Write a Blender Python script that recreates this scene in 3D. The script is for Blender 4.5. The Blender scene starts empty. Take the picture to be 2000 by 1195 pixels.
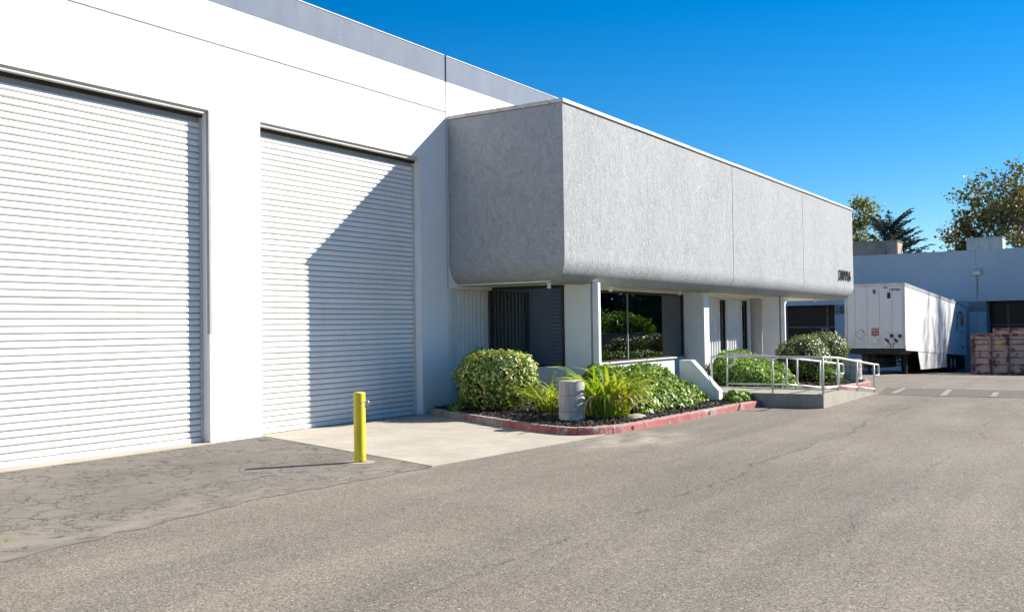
import bpy, bmesh, math, random
import numpy as np
from mathutils import Vector, Matrix

random.seed(7)
RNG = np.random.default_rng(11)
SC = bpy.context.scene
COL = SC.collection

# ------------------------------------------------------------------ camera
F, YAW, PIT, ROL = 1908.34, -0.57068, 0.022259, -0.01444
CAM = Vector((11.624, 0.0, 1.65))
fw = Vector((math.sin(YAW) * math.cos(PIT), math.cos(YAW) * math.cos(PIT), math.sin(PIT)))
rt = Vector((math.cos(YAW), -math.sin(YAW), 0))
up = rt.cross(fw)
r2 = rt * math.cos(ROL) + up * math.sin(ROL)
u2 = -rt * math.sin(ROL) + up * math.cos(ROL)
cd = bpy.data.cameras.new('camera')
cd.sensor_width = 36.0
cd.lens = F / 2000 * 36
cd.clip_start, cd.clip_end = 0.1, 3000
cam = bpy.data.objects.new('camera', cd)
COL.objects.link(cam)
cam.matrix_world = Matrix(((r2.x, u2.x, -fw.x, CAM.x), (r2.y, u2.y, -fw.y, CAM.y), (r2.z, u2.z, -fw.z, CAM.z), (0, 0, 0, 1)))
SC.camera = cam

# ------------------------------------------------------------------ sky and sun
SUN = Vector((2.84, 3.79, 3.08)).normalized()
ELEV, AZIM = math.asin(SUN.z), math.atan2(SUN.x, SUN.y)
w = bpy.data.worlds.new('World')
SC.world = w
w.use_nodes = True
wn = w.node_tree
bg = wn.nodes['Background']
sky = wn.nodes.new('ShaderNodeTexSky')
sky.sky_type = 'NISHITA'
sky.sun_disc = False
sky.sun_elevation = ELEV
sky.sun_rotation = AZIM
sky.altitude = 0
sky.air_density = 1.0
sky.dust_density = 0.0
sky.ozone_density = 6.0
hs = wn.nodes.new('ShaderNodeHueSaturation')
hs.inputs['Saturation'].default_value = 1.35
wn.links.new(sky.outputs[0], hs.inputs['Color'])
wn.links.new(hs.outputs[0], bg.inputs[0])
bg.inputs[1].default_value = 0.060
sd = bpy.data.lights.new('sun', 'SUN')
sd.energy = 4.9
sd.angle = math.radians(0.53)
sd.color = (1.0, 0.93, 0.82)
sun = bpy.data.objects.new('sun', sd)
COL.objects.link(sun)
sun.rotation_euler = SUN.to_track_quat('Z', 'Y').to_euler()
sun.location = (30, 40, 40)
SC.view_settings.view_transform = 'Standard'
SC.view_settings.look = 'None'
SC.view_settings.exposure = 1.2
SC.view_settings.gamma = 1.0
SC.view_settings.use_curve_mapping = False
SC.cycles.max_bounces = 7
SC.cycles.transparent_max_bounces = 12
SC.cycles.sample_clamp_indirect = 6

# ------------------------------------------------------------------ helpers
ORG = {}          # root -> world offset of its base


class MB:
    def __init__(s):
        s.v, s.f, s.m = [], [], []

    def add(s, vs, fs, mi=0):
        b = len(s.v)
        s.v += [tuple(p) for p in vs]
        s.f += [tuple(i + b for i in f) for f in fs]
        s.m += [mi] * len(fs)
        return s

    def box(s, x0, x1, y0, y1, z0, z1, mi=0):
        return s.add([(x0, y0, z0), (x1, y0, z0), (x1, y1, z0), (x0, y1, z0), (x0, y0, z1), (x1, y0, z1), (x1, y1, z1), (x0, y1, z1)],
                     [(3, 2, 1, 0), (4, 5, 6, 7), (0, 1, 5, 4), (1, 2, 6, 5), (2, 3, 7, 6), (3, 0, 4, 7)], mi)

    def prism(s, poly, axis, a, b, mi=0):
        n = len(poly)

        def P(p, t):
            return {'x': (t, p[0], p[1]), 'y': (p[0], t, p[1]), 'z': (p[0], p[1], t)}[axis]
        return s.add([P(p, a) for p in poly] + [P(p, b) for p in poly],
                     [tuple(range(n))[::-1], tuple(range(n, 2 * n))] + [(i, (i + 1) % n, n + (i + 1) % n, n + i) for i in range(n)], mi)

    def tube(s, pts, r, n=8, mi=0, caps=True):
        pts = [Vector(p) for p in pts]
        rs = r if isinstance(r, (list, tuple)) else [r] * len(pts)
        b = []
        ref = None
        for i, p in enumerate(pts):
            d = (pts[min(i + 1, len(pts) - 1)] - pts[max(i - 1, 0)]).normalized()
            if ref is None:
                ref = d.orthogonal().normalized()
            ref = (ref - d * ref.dot(d))
            ref = ref.normalized() if ref.length > 1e-6 else d.orthogonal().normalized()
            q = d.cross(ref)
            b += [p + (ref * math.cos(2 * math.pi * k / n) + q * math.sin(2 * math.pi * k / n)) * rs[i] for k in range(n)]
        fs = []
        for i in range(len(pts) - 1):
            for k in range(n):
                fs.append((i * n + k, i * n + (k + 1) % n, (i + 1) * n + (k + 1) % n, (i + 1) * n + k))
        if caps:
            fs += [tuple(range(n))[::-1], tuple(range((len(pts) - 1) * n, len(pts) * n))]
        return s.add(b, fs, mi)

    def lathe(s, prof, c, n=24, mi=0):
        b = []
        for r, z in prof:
            b += [(c[0] + r * math.cos(2 * math.pi * k / n), c[1] + r * math.sin(2 * math.pi * k / n), c[2] + z) for k in range(n)]
        fs = []
        for i in range(len(prof) - 1):
            for k in range(n):
                fs.append((i * n + k, i * n + (k + 1) % n, (i + 1) * n + (k + 1) % n, (i + 1) * n + k))
        fs += [tuple(range(n))[::-1], tuple(range((len(prof) - 1) * n, len(prof) * n))]
        return s.add(b, fs, mi)

    def build(s, name, mats, parent=None, smooth=False, bevel=0.0, org=None, local=False, seg=2):
        me = bpy.data.meshes.new(name)
        o = Vector((0, 0, 0))
        if parent is not None and not local:
            o = ORG.get(parent.as_pointer(), Vector((0, 0, 0)))
        if org is not None:
            o = Vector(org)
        me.from_pydata([(p[0] - o.x, p[1] - o.y, p[2] - o.z) for p in s.v], [], s.f)
        for m in (mats if isinstance(mats, (list, tuple)) else [mats]):
            me.materials.append(m)
        me.polygons.foreach_set('material_index', s.m)
        if smooth:
            me.polygons.foreach_set('use_smooth', [True] * len(me.polygons))
        ob = bpy.data.objects.new(name, me)
        COL.objects.link(ob)
        if org is not None:
            ob.location = o
        if parent is not None:
            ob.parent = parent
            ORG[ob.as_pointer()] = o
            if org is not None:
                ob.location = (0, 0, 0)
        if bevel:
            bv = ob.modifiers.new('bevel', 'BEVEL')
            bv.width = bevel
            bv.segments = seg
            bv.limit_method = 'ANGLE'
            bv.harden_normals = False
        return ob


def tag(o, label=None, cat=None, group=None, kind=None):
    if label: o['label'] = label
    if cat: o['category'] = cat
    if group: o['group'] = group
    if kind: o['kind'] = kind
    return o


def thing(name, loc, label, cat, group=None, rot=(0, 0, 0)):
    e = bpy.data.objects.new(name, None)
    e.empty_display_size = 0.2
    COL.objects.link(e)
    e.location = loc
    e.rotation_euler = rot
    ORG[e.as_pointer()] = Vector(loc)
    return tag(e, label, cat, group)


def link_copy(o, parent, loc=None, rot=None, scale=None):
    c = o.copy()
    COL.objects.link(c)
    c.parent = parent
    if loc is not None: c.location = loc
    if rot is not None: c.rotation_euler = rot
    if scale is not None: c.scale = scale
    return c


def holed(us, vs, holes, fn, t0, t1):
    """slab with rectangular holes; fn(u,v,t)->xyz"""
    us = sorted(set(us + [h[0] for h in holes] + [h[1] for h in holes]))
    vs = sorted(set(vs + [h[2] for h in holes] + [h[3] for h in holes]))

    def solid(i, j):
        if i < 0 or j < 0 or i >= len(us) - 1 or j >= len(vs) - 1: return False
        u, v = (us[i] + us[i + 1]) / 2, (vs[j] + vs[j + 1]) / 2
        return not any(h[0] < u < h[1] and h[2] < v < h[3] for h in holes)
    m = MB()
    for i in range(len(us) - 1):
        for j in range(len(vs) - 1):
            if not solid(i, j): continue
            a, b, c, d = us[i], us[i + 1], vs[j], vs[j + 1]
            m.add([fn(a, c, t1), fn(b, c, t1), fn(b, d, t1), fn(a, d, t1)], [(0, 1, 2, 3)])
            m.add([fn(a, c, t0), fn(b, c, t0), fn(b, d, t0), fn(a, d, t0)], [(3, 2, 1, 0)])
            for (ii, jj, p, q) in ((i - 1, j, (a, c), (a, d)), (i + 1, j, (b, d), (b, c)), (i, j - 1, (b, c), (a, c)), (i, j + 1, (a, d), (b, d))):
                if not solid(ii, jj):
                    m.add([fn(*p, t0), fn(*p, t1), fn(*q, t1), fn(*q, t0)], [(0, 1, 2, 3)])
    return m


def text_mb(body, size, depth, org, ux, uy, uz, align='CENTER', shear=0.0, sx=1.0, bold=0.0):
    cu = bpy.data.curves.new('t', 'FONT')
    cu.body = body
    cu.size = size
    cu.extrude = depth / 2
    cu.align_x = align
    cu.shear = shear
    cu.offset = bold
    cu.resolution_u = 3
    ob = bpy.data.objects.new('t', cu)
    COL.objects.link(ob)
    dg = bpy.context.evaluated_depsgraph_get()
    me = bpy.data.meshes.new_from_object(ob.evaluated_get(dg))
    m = MB()
    ux, uy, uz, org = Vector(ux), Vector(uy), Vector(uz), Vector(org)
    m.add([org + ux * v.co.x * sx + uy * v.co.y + uz * (v.co.z + depth / 2) for v in me.vertices], [tuple(p.vertices) for p in me.polygons])
    bpy.data.objects.remove(ob)
    bpy.data.meshes.remove(me)
    return m


# ------------------------------------------------------------------ materials
def new_mat(name):
    m = bpy.data.materials.new(name)
    m.use_nodes = True
    nt = m.node_tree
    return m, nt, nt.nodes['Principled BSDF']


def nd(nt, typ, ins=None, **kw):
    n = nt.nodes.new(typ)
    for k, v in kw.items(): setattr(n, k, v)
    for k, v in (ins or {}).items():
        if isinstance(v, bpy.types.NodeSocket): nt.links.new(v, n.inputs[k])
        else: n.inputs[k].default_value = v
    return n


def obco(nt):
    return nd(nt, 'ShaderNodeTexCoord').outputs['Object']


def mp(nt, vec, scale=(1, 1, 1), loc=(0, 0, 0), rot=(0, 0, 0)):
    return nd(nt, 'ShaderNodeMapping', {'Vector': vec, 'Scale': scale, 'Location': loc, 'Rotation': rot}).outputs[0]


def noise(nt, vec, scale, detail=4, rough=0.6, dist=0.0):
    return nd(nt, 'ShaderNodeTexNoise', {'Vector': vec, 'Scale': scale, 'Detail': detail, 'Roughness': rough, 'Distortion': dist}).outputs[0]


def voro(nt, vec, scale, feature='F1', out='Distance', rnd=1.0):
    return nd(nt, 'ShaderNodeTexVoronoi', {'Vector': vec, 'Scale': scale, 'Randomness': rnd}, feature=feature).outputs[out]


def rng(nt, val, a, b, c=0.0, d=1.0):
    return nd(nt, 'ShaderNodeMapRange', {'Value': val, 'From Min': a, 'From Max': b, 'To Min': c, 'To Max': d}).outputs[0]


def mth(nt, op, a, b=0.0, c=0.0):
    return nd(nt, 'ShaderNodeMath', {0: a, 1: b, 2: c}, operation=op).outputs[0]


def C4(c):
    return (c[0], c[1], c[2], 1.0)


def mixc(nt, fac, a, b, mode='MIX'):
    n = nd(nt, 'ShaderNodeMix', data_type='RGBA', blend_type=mode)
    for k, v in ((0, fac), (6, a), (7, b)):
        if isinstance(v, bpy.types.NodeSocket): nt.links.new(v, n.inputs[k])
        elif k == 0: n.inputs[0].default_value = v
        else: n.inputs[k].default_value = C4(v)
    return n.outputs[2]


def bump(nt, bsdf, h, strength=0.3, dist=0.02, prev=None):
    n = nd(nt, 'ShaderNodeBump', {'Height': h, 'Strength': strength, 'Distance': dist})
    if prev is not None: nt.links.new(prev, n.inputs['Normal'])
    nt.links.new(n.outputs[0], bsdf.inputs['Normal'])
    return n.outputs[0]


def setc(nt, bsdf, c):
    if isinstance(c, bpy.types.NodeSocket): nt.links.new(c, bsdf.inputs['Base Color'])
    else: bsdf.inputs['Base Color'].default_value = C4(c)


def plain(name, c, rough=0.6, metal=0.0, var=0.12, vscale=3.0, spec=0.4, bmp=0.0, bscale=40):
    m, nt, b = new_mat(name)
    co = obco(nt)
    n = noise(nt, co, vscale, 5, 0.65)
    lo = tuple(x * (1 - var) for x in c)
    hi = tuple(min(1, x * (1 + var)) for x in c)
    setc(nt, b, mixc(nt, rng(nt, n, 0.3, 0.7), lo, hi))
    b.inputs['Roughness'].default_value = rough
    b.inputs['Metallic'].default_value = metal
    b.inputs['Specular IOR Level'].default_value = spec
    if bmp: bump(nt, b, noise(nt, co, bscale, 4), bmp, 0.01)
    return m


def mat_asphalt():
    m, nt, b = new_mat('asphalt')
    co = obco(nt)
    x = nd(nt, 'ShaderNodeSeparateXYZ', {0: co})
    big = noise(nt, co, 0.35, 4, 0.6)
    streak = noise(nt, mp(nt, co, (1.1, 0.16, 1)), 1.0, 5, 0.65)
    col = mixc(nt, rng(nt, big, 0.3, 0.7), (0.168, 0.147, 0.120), (0.232, 0.204, 0.168))
    col = mixc(nt, rng(nt, streak, 0.42, 0.70, 0, 0.75), col, (0.125, 0.113, 0.099))
    g = nd(nt, 'ShaderNodeTexVoronoi', {'Vector': co, 'Scale': 105.0})
    gv = nd(nt, 'ShaderNodeSeparateColor', {0: g.outputs['Color']}).outputs[0]
    g2 = noise(nt, co, 38, 3, 0.75)
    col = mixc(nt, 1.0, col, nd(nt, 'ShaderNodeCombineColor', {0: rng(nt, gv, 0, 1, 0.42, 1.58), 1: rng(nt, gv, 0, 1, 0.42, 1.58), 2: rng(nt, gv, 0, 1, 0.42, 1.56)}).outputs[0], 'MULTIPLY')
    col = mixc(nt, rng(nt, g2, 0.54, 0.72, 0, 0.6), col, (0.075, 0.067, 0.058))
    col = mixc(nt, rng(nt, gv, 0.984, 0.995), col, (0.46, 0.42, 0.37))
    oil = voro(nt, nd(nt, 'ShaderNodeVectorMath', {0: co, 1: nd(nt, 'ShaderNodeTexNoise', {'Vector': co, 'Scale': 5.0, 'Detail': 3.0}).outputs[1]}, operation='ADD').outputs[0], 0.33)
    col = mixc(nt, mth(nt, 'MULTIPLY', rng(nt, oil, 0.16, 0.05), 0.45), col, (0.06, 0.055, 0.05))
    # long paving seams (opened joints) parallel to the building, ragged
    wob = noise(nt, mp(nt, co, (0.0, 0.55, 0)), 1.0, 6, 0.7)
    wx = mth(nt, 'ADD', x.outputs[0], rng(nt, wob, 0, 1, -0.55, 0.55))
    msk = noise(nt, co, 0.8, 3, 0.6)
    crack = None
    for x0, wd, lo in ((7.82, 0.035, 0.42), (9.62, 0.022, 0.50), (12.2, 0.03, 0.46)):
        d = mth(nt, 'ABSOLUTE', mth(nt, 'SUBTRACT', wx, x0))
        c = mth(nt, 'MULTIPLY', rng(nt, d, wd, 0.004), rng(nt, msk, lo, lo + 0.08))
        crack = c if crack is None else mth(nt, 'MAXIMUM', crack, c)
    # random thin cracks
    wv = nd(nt, 'ShaderNodeVectorMath', {0: co, 1: nd(nt, 'ShaderNodeTexNoise', {'Vector': co, 'Scale': 1.6, 'Detail': 5.0}).outputs[1]}, operation='ADD').outputs[0]
    ve = voro(nt, wv, 0.42, 'DISTANCE_TO_EDGE')
    msk2 = noise(nt, mp(nt, co, loc=(9, 3, 0)), 0.55, 3, 0.6)
    c2 = mth(nt, 'MULTIPLY', rng(nt, ve, 0.008, 0.002), rng(nt, msk2, 0.62, 0.68))
    crack = mth(nt, 'MAXIMUM', crack, c2)
    gn = noise(nt, co, 26, 4, 0.8)
    crack = mth(nt, 'MULTIPLY', crack, rng(nt, gn, 0.45, 0.60))
    col = mixc(nt, mth(nt, 'MULTIPLY', crack, 0.75), col, (0.028, 0.026, 0.024))
    # pale dust washed from the planter corner
    dx = mth(nt, 'MULTIPLY', mth(nt, 'SUBTRACT', x.outputs[0], 5.35), 1.0)
    dy = mth(nt, 'MULTIPLY', mth(nt, 'SUBTRACT', x.outputs[1], 12.9), 0.62)
    dd = mth(nt, 'SQRT', mth(nt, 'ADD', mth(nt, 'MULTIPLY', dx, dx), mth(nt, 'MULTIPLY', dy, dy)))
    pn = noise(nt, mp(nt, co, (1.5, 0.7, 1)), 2.2, 5, 0.7)
    pf = mth(nt, 'MULTIPLY', rng(nt, dd, 1.0, 0.25), rng(nt, pn, 0.40, 0.62, 0, 0.75))
    col = mixc(nt, pf, col, (0.42, 0.385, 0.33))
    setc(nt, b, col)
    b.inputs['Roughness'].default_value = 0.9
    b.inputs['Specular IOR Level'].default_value = 0.25
    h = mth(nt, 'SUBTRACT', gv, mth(nt, 'MULTIPLY', crack, 3.0))
    bump(nt, b, h, 0.55, 0.006)
    return m


def mat_old_asphalt():
    m, nt, b = new_mat('cracked_asphalt')
    co = obco(nt)
    x = nd(nt, 'ShaderNodeSeparateXYZ', {0: co})
    wn_ = nd(nt, 'ShaderNodeTexNoise', {'Vector': co, 'Scale': 2.6, 'Detail': 6.0, 'Roughness': 0.65}).outputs[1]
    wv = nd(nt, 'ShaderNodeVectorMath', {0: co, 1: nd(nt, 'ShaderNodeVectorMath', {0: wn_, 1: (0.55, 0.55, 0)}, operation='MULTIPLY').outputs[0]}, operation='ADD').outputs[0]
    e1 = voro(nt, wv, 2.6, 'DISTANCE_TO_EDGE')
    e2 = voro(nt, mp(nt, wv, loc=(3, 1, 0)), 7.0, 'DISTANCE_TO_EDGE')
    k1 = noise(nt, co, 0.9, 3, 0.6)
    k2 = noise(nt, mp(nt, co, loc=(5, 8, 0)), 1.1, 3, 0.6)
    c = mth(nt, 'MAXIMUM', mth(nt, 'MULTIPLY', rng(nt, e1, 0.030, 0.006), rng(nt, k1, 0.40, 0.52)),
            mth(nt, 'MULTIPLY', rng(nt, e2, 0.055, 0.014), rng(nt, k2, 0.44, 0.56)))
    c = mth(nt, 'MULTIPLY', c, rng(nt, noise(nt, co, 14, 4, 0.8), 0.36, 0.56))
    big = noise(nt, co, 0.9, 5, 0.65)
    col = mixc(nt, rng(nt, big, 0.32, 0.68), (0.128, 0.115, 0.101), (0.188, 0.170, 0.149))
    fine = noise(nt, co, 60, 3, 0.8)
    col = mixc(nt, 1.0, col, nd(nt, 'ShaderNodeCombineColor', {i: rng(nt, fine, 0.25, 0.75, 0.72, 1.28) for i in range(3)}).outputs[0], 'MULTIPLY')
    # sandy silt gathered along the edge with the newer asphalt
    edge = rng(nt, x.outputs[0], 2.9, 4.25)
    silt = mth(nt, 'MULTIPLY', edge, rng(nt, noise(nt, mp(nt, co, (1, 0.5, 1)), 2.4, 6, 0.7), 0.40, 0.62))
    col = mixc(nt, mth(nt, 'MULTIPLY', silt, 0.85), col, (0.245, 0.218, 0.182))
    rust = mth(nt, 'MULTIPLY', edge, rng(nt, noise(nt, mp(nt, co, loc=(1, 7, 0)), 1.7, 5, 0.7), 0.63, 0.70))
    col = mixc(nt, mth(nt, 'MULTIPLY', rust, 0.5), col, (0.20, 0.11, 0.07))
    c = mth(nt, 'MULTIPLY', c, rng(nt, silt, 0.3, 0.8, 1, 0.15))
    col = mixc(nt, mth(nt, 'MULTIPLY', c, 0.82), col, (0.022, 0.020, 0.018))
    setc(nt, b, col)
    b.inputs['Roughness'].default_value = 0.92
    b.inputs['Specular IOR Level'].default_value = 0.2
    bump(nt, b, mth(nt, 'SUBTRACT', mth(nt, 'MULTIPLY', fine, 0.5), c), 0.6, 0.012)
    return m


def mat_concrete(name, c1, c2, stain=0.35, scale=1.0, brush=0.0, streaks=0.0):
    m, nt, b = new_mat(name)
    co = obco(nt)
    n1 = noise(nt, co, 1.3 * scale, 6, 0.68)
    col = mixc(nt, rng(nt, n1, 0.3, 0.7), c1, c2)
    n2 = noise(nt, co, 7 * scale, 5, 0.75)
    col = mixc(nt, rng(nt, n2, 0.55, 0.75, 0, stain), col, tuple(x * 0.55 for x in c1))
    f = noise(nt, co, 90, 3, 0.8)
    col = mixc(nt, 1.0, col, nd(nt, 'ShaderNodeCombineColor', {i: rng(nt, f, 0.25, 0.75, 0.86, 1.14) for i in range(3)}).outputs[0], 'MULTIPLY')
    h = f
    if brush:
        s = noise(nt, mp(nt, co, (1.0, 14, 1), rot=(0, 0, 0.35)), 2.2, 5, 0.75)
        col = mixc(nt, rng(nt, s, 0.5, 0.72, 0, brush), col, tuple(x * 0.62 for x in c1))
        h = mth(nt, 'ADD', f, s)
    if streaks:
        s = noise(nt, mp(nt, co, (14, 14, 0.9)), 1.0, 5, 0.75)
        col = mixc(nt, rng(nt, s, 0.5, 0.7, 0, streaks), col, tuple(x * 0.42 for x in c1))
    setc(nt, b, col)
    b.inputs['Roughness'].default_value = 0.88
    b.inputs['Specular IOR Level'].default_value = 0.25
    bump(nt, b, h, 0.25, 0.006)
    return m


def mat_stucco():
    """trowelled grey stucco of the fascia: swirling, mostly vertical strokes"""
    m, nt, b = new_mat('trowelled_stucco')
    co = obco(nt)
    wn_ = nd(nt, 'ShaderNodeTexNoise', {'Vector': co, 'Scale': 1.5, 'Detail': 3.0}).outputs[1]
    wv = nd(nt, 'ShaderNodeVectorMath', {0: co, 1: nd(nt, 'ShaderNodeVectorMath', {0: wn_, 1: (0.7, 0.7, 0.35)}, operation='MULTIPLY').outputs[0]}, operation='ADD').outputs[0]
    s1 = noise(nt, mp(nt, wv, (10, 10, 3.2)), 1.0, 6, 0.75)
    s2 = noise(nt, mp(nt, wv, (34, 34, 15)), 1.0, 4, 0.75)
    fine = noise(nt, co, 60, 3, 0.8)
    big = noise(nt, mp(nt, co, (0.8, 0.8, 0.35)), 0.9, 4, 0.6)
    col = mixc(nt, rng(nt, big, 0.3, 0.7), (0.315, 0.330, 0.350), (0.375, 0.390, 0.410))
    col = mixc(nt, rng(nt, s1, 0.46, 0.64, 0, 0.45), col, (0.19, 0.20, 0.215))
    col = mixc(nt, rng(nt, s2, 0.50, 0.64, 0, 0.5), col, (0.53, 0.54, 0.55))
    drip = noise(nt, mp(nt, co, (5, 5, 0.25)), 1.0, 4, 0.7)
    col = mixc(nt, rng(nt, drip, 0.56, 0.74, 0, 0.22), col, (0.20, 0.203, 0.205))
    setc(nt, b, col)
    b.inputs['Roughness'].default_value = 0.85
    b.inputs['Specular IOR Level'].default_value = 0.3
    h = mth(nt, 'ADD', mth(nt, 'MULTIPLY', s1, 1.0), mth(nt, 'ADD', mth(nt, 'MULTIPLY', s2, 0.6), mth(nt, 'MULTIPLY', fine, 0.3)))
    bump(nt, b, h, 0.85, 0.026)
    return m


def mat_white_wall():
    m, nt, b = new_mat('white_painted_concrete')
    co = obco(nt)
    z = nd(nt, 'ShaderNodeSeparateXYZ', {0: co}).outputs[2]
    n = noise(nt, mp(nt, co, (1, 1, 0.3)), 1.4, 5, 0.65)
    col = mixc(nt, rng(nt, n, 0.3, 0.7), (0.74, 0.745, 0.75), (0.80, 0.80, 0.80))
    sp = voro(nt, co, 3.1)
    col = mixc(nt, mth(nt, 'MULTIPLY', rng(nt, sp, 0.035, 0.02), 0.6), col, (0.38, 0.38, 0.38))
    low = rng(nt, z, 0.45, 0.0)
    sc = noise(nt, co, 16, 5, 0.75)
    col = mixc(nt, mth(nt, 'MULTIPLY', mth(nt, 'MULTIPLY', low, low), rng(nt, sc, 0.55, 0.64)), col, (0.16, 0.15, 0.14))
    setc(nt, b, col)
    b.inputs['Roughness'].default_value = 0.7
    bump(nt, b, noise(nt, co, 25, 4, 0.7), 0.12, 0.008)
    return m


def mat_band():
    m, nt, b = new_mat('blue_grey_paint')
    co = obco(nt)
    n = noise(nt, mp(nt, co, (1, 1.5, 0.5)), 1.4, 5, 0.7)
    col = mixc(nt, rng(nt, n, 0.3, 0.7), (0.092, 0.125, 0.185), (0.13, 0.168, 0.235))
    dr = noise(nt, mp(nt, co, (1, 9, 0.25)), 1.0, 3, 0.6)
    dr2 = noise(nt, mp(nt, co, (1, 2, 12)), 1.6, 4, 0.8)
    col = mixc(nt, mth(nt, 'MULTIPLY', rng(nt, dr, 0.66, 0.69), rng(nt, dr2, 0.46, 0.6)), col, (0.5, 0.5, 0.5))
    y = nd(nt, 'ShaderNodeSeparateXYZ', {0: co}).outputs[1]
    setc(nt, b, col)
    b.inputs['Roughness'].default_value = 0.75
    return m


def mat_slat():
    m, nt, b = new_mat('roll_up_door_paint')
    co = obco(nt)
    n = noise(nt, mp(nt, co, (1, 0.8, 6)), 2.0, 4, 0.6)
    col = mixc(nt, rng(nt, n, 0.3, 0.7), (0.75, 0.745, 0.73), (0.82, 0.815, 0.80))
    oi = nd(nt, 'ShaderNodeObjectInfo').outputs['Random']
    col = mixc(nt, rng(nt, oi, 0, 1, 0, 0.16), col, (0.5, 0.5, 0.49))
    pos = nd(nt, 'ShaderNodeNewGeometry').outputs['Position']
    pz = nd(nt, 'ShaderNodeSeparateXYZ', {0: pos}).outputs[2]
    low = rng(nt, pz, 0.55, 0.02)
    sc = noise(nt, mp(nt, pos, (1, 3, 9)), 3.0, 6, 0.8)
    col = mixc(nt, mth(nt, 'MULTIPLY', mth(nt, 'MULTIPLY', low, low), rng(nt, sc, 0.56, 0.66)), col, (0.12, 0.115, 0.11))
    st = noise(nt, mp(nt, pos, (1, 5, 0.35)), 1.3, 5, 0.7)
    col = mixc(nt, rng(nt, st, 0.52, 0.75, 0, 0.35), col, (0.46, 0.44, 0.40))
    setc(nt, b, col)
    b.inputs['Roughness'].default_value = 0.5
    return m


def mat_red_kerb():
    m, nt, b = new_mat('chipped_red_paint')
    co = obco(nt)
    n = noise(nt, co, 9, 6, 0.78)
    n2 = noise(nt, co, 1.1, 3, 0.6)
    con = mixc(nt, rng(nt, noise(nt, co, 5, 5), 0.3, 0.7), (0.20, 0.185, 0.165), (0.36, 0.335, 0.30))
    red = mixc(nt, rng(nt, noise(nt, co, 2.5, 5), 0.3, 0.7), (0.25, 0.05, 0.05), (0.40, 0.13, 0.125))
    thr = mth(nt, 'ADD', n, rng(nt, n2, 0.25, 0.75, -0.13, 0.13))
    xs = nd(nt, 'ShaderNodeSeparateXYZ', {0: co}).outputs[0]
    thr = mth(nt, 'ADD', thr, rng(nt, xs, 3.9, 1.6, 0.0, 0.16))
    z = nd(nt, 'ShaderNodeSeparateXYZ', {0: co}).outputs[2]
    col = mixc(nt, rng(nt, thr, 0.555, 0.60), red, con)
    dirt = noise(nt, mp(nt, co, (3, 3, 9)), 3, 5, 0.75)
    col = mixc(nt, rng(nt, dirt, 0.58, 0.72, 0, 0.6), col, (0.07, 0.05, 0.045))
    setc(nt, b, col)
    b.inputs['Roughness'].default_value = 0.8
    bump(nt, b, thr, 0.4, 0.01)
    return m


def mat_glass(name, tint=0.35, ior=1.6, refl=(0.9, 0.92, 0.95)):
    m, nt, b = new_mat(name)
    nt.nodes.remove(b)
    out = nt.nodes['Material Output']
    tr = nd(nt, 'ShaderNodeBsdfTransparent', {'Color': (tint, tint, tint * 1.02, 1)})
    gl = nd(nt, 'ShaderNodeBsdfGlossy', {'Color': C4(refl), 'Roughness': 0.0})
    fr = nd(nt, 'ShaderNodeFresnel', {'IOR': ior})
    mx = nd(nt, 'ShaderNodeMixShader', {0: fr.outputs[0], 1: tr.outputs[0], 2: gl.outputs[0]})
    nt.links.new(mx.outputs[0], out.inputs[0])
    return m


def mat_leaf(name, cols, rough=0.42, trans=0.35, spec=0.5):
    """cols: list of (position, rgb) picked per leaf"""
    m, nt, b = new_mat(name)
    out = nt.nodes['Material Output']
    rnd = nd(nt, 'ShaderNodeNewGeometry').outputs['Random Per Island']
    cr = nd(nt, 'ShaderNodeValToRGB', {0: rnd})
    el = cr.color_ramp.elements
    el[0].position, el[0].color = cols[0][0], C4(cols[0][1])
    el[1].position, el[1].color = cols[-1][0], C4(cols[-1][1])
    for p, c in cols[1:-1]:
        e = el.new(p)
        e.color = C4(c)
    setc(nt, b, cr.outputs[0])
    b.inputs['Roughness'].default_value = rough
    b.inputs['Specular IOR Level'].default_value = spec
    tl = nd(nt, 'ShaderNodeBsdfTranslucent', {'Color': mixc(nt, 1.0, cr.outputs[0], (1.15, 1.25, 0.55), 'MULTIPLY')})
    mx = nd(nt, 'ShaderNodeMixShader', {0: trans, 1: b.outputs[0], 2: tl.outputs[0]})
    nt.links.new(mx.outputs[0], out.inputs[0])
    return m


def mat_mulch():
    m, nt, b = new_mat('bark_mulch')
    co = obco(nt)
    n = noise(nt, co, 22, 6, 0.8)
    rnd = nd(nt, 'ShaderNodeNewGeometry').outputs['Random Per Island']
    col = mixc(nt, rng(nt, n, 0.3, 0.75), (0.012, 0.009, 0.008), (0.055, 0.040, 0.032))
    col = mixc(nt, rng(nt, rnd, 0.82, 1.0, 0, 0.8), col, (0.20, 0.15, 0.11))
    setc(nt, b, col)
    b.inputs['Roughness'].default_value = 0.9
    bump(nt, b, n, 0.6, 0.02)
    return m


def mat_rusty(name, paint, rust=(0.115, 0.045, 0.025), amount=0.55):
    m, nt, b = new_mat(name)
    co = obco(nt)
    n = noise(nt, co, 2.6, 7, 0.78)
    n3 = noise(nt, mp(nt, co, (4, 4, 0.8)), 1.4, 5, 0.7)
    p = mixc(nt, rng(nt, noise(nt, co, 1.1, 4), 0.3, 0.7), paint, tuple(min(1, x * 1.3) for x in paint))
    f = mth(nt, 'MAXIMUM', rng(nt, n, amount, amount + 0.05), rng(nt, n3, amount + 0.06, amount + 0.16, 0, 0.75))
    r = mixc(nt, rng(nt, noise(nt, co, 9, 5), 0.3, 0.7), rust, tuple(x * 0.45 for x in rust))
    setc(nt, b, mixc(nt, f, p, r))
    b.inputs['Roughness'].default_value = 0.8
    return m


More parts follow.
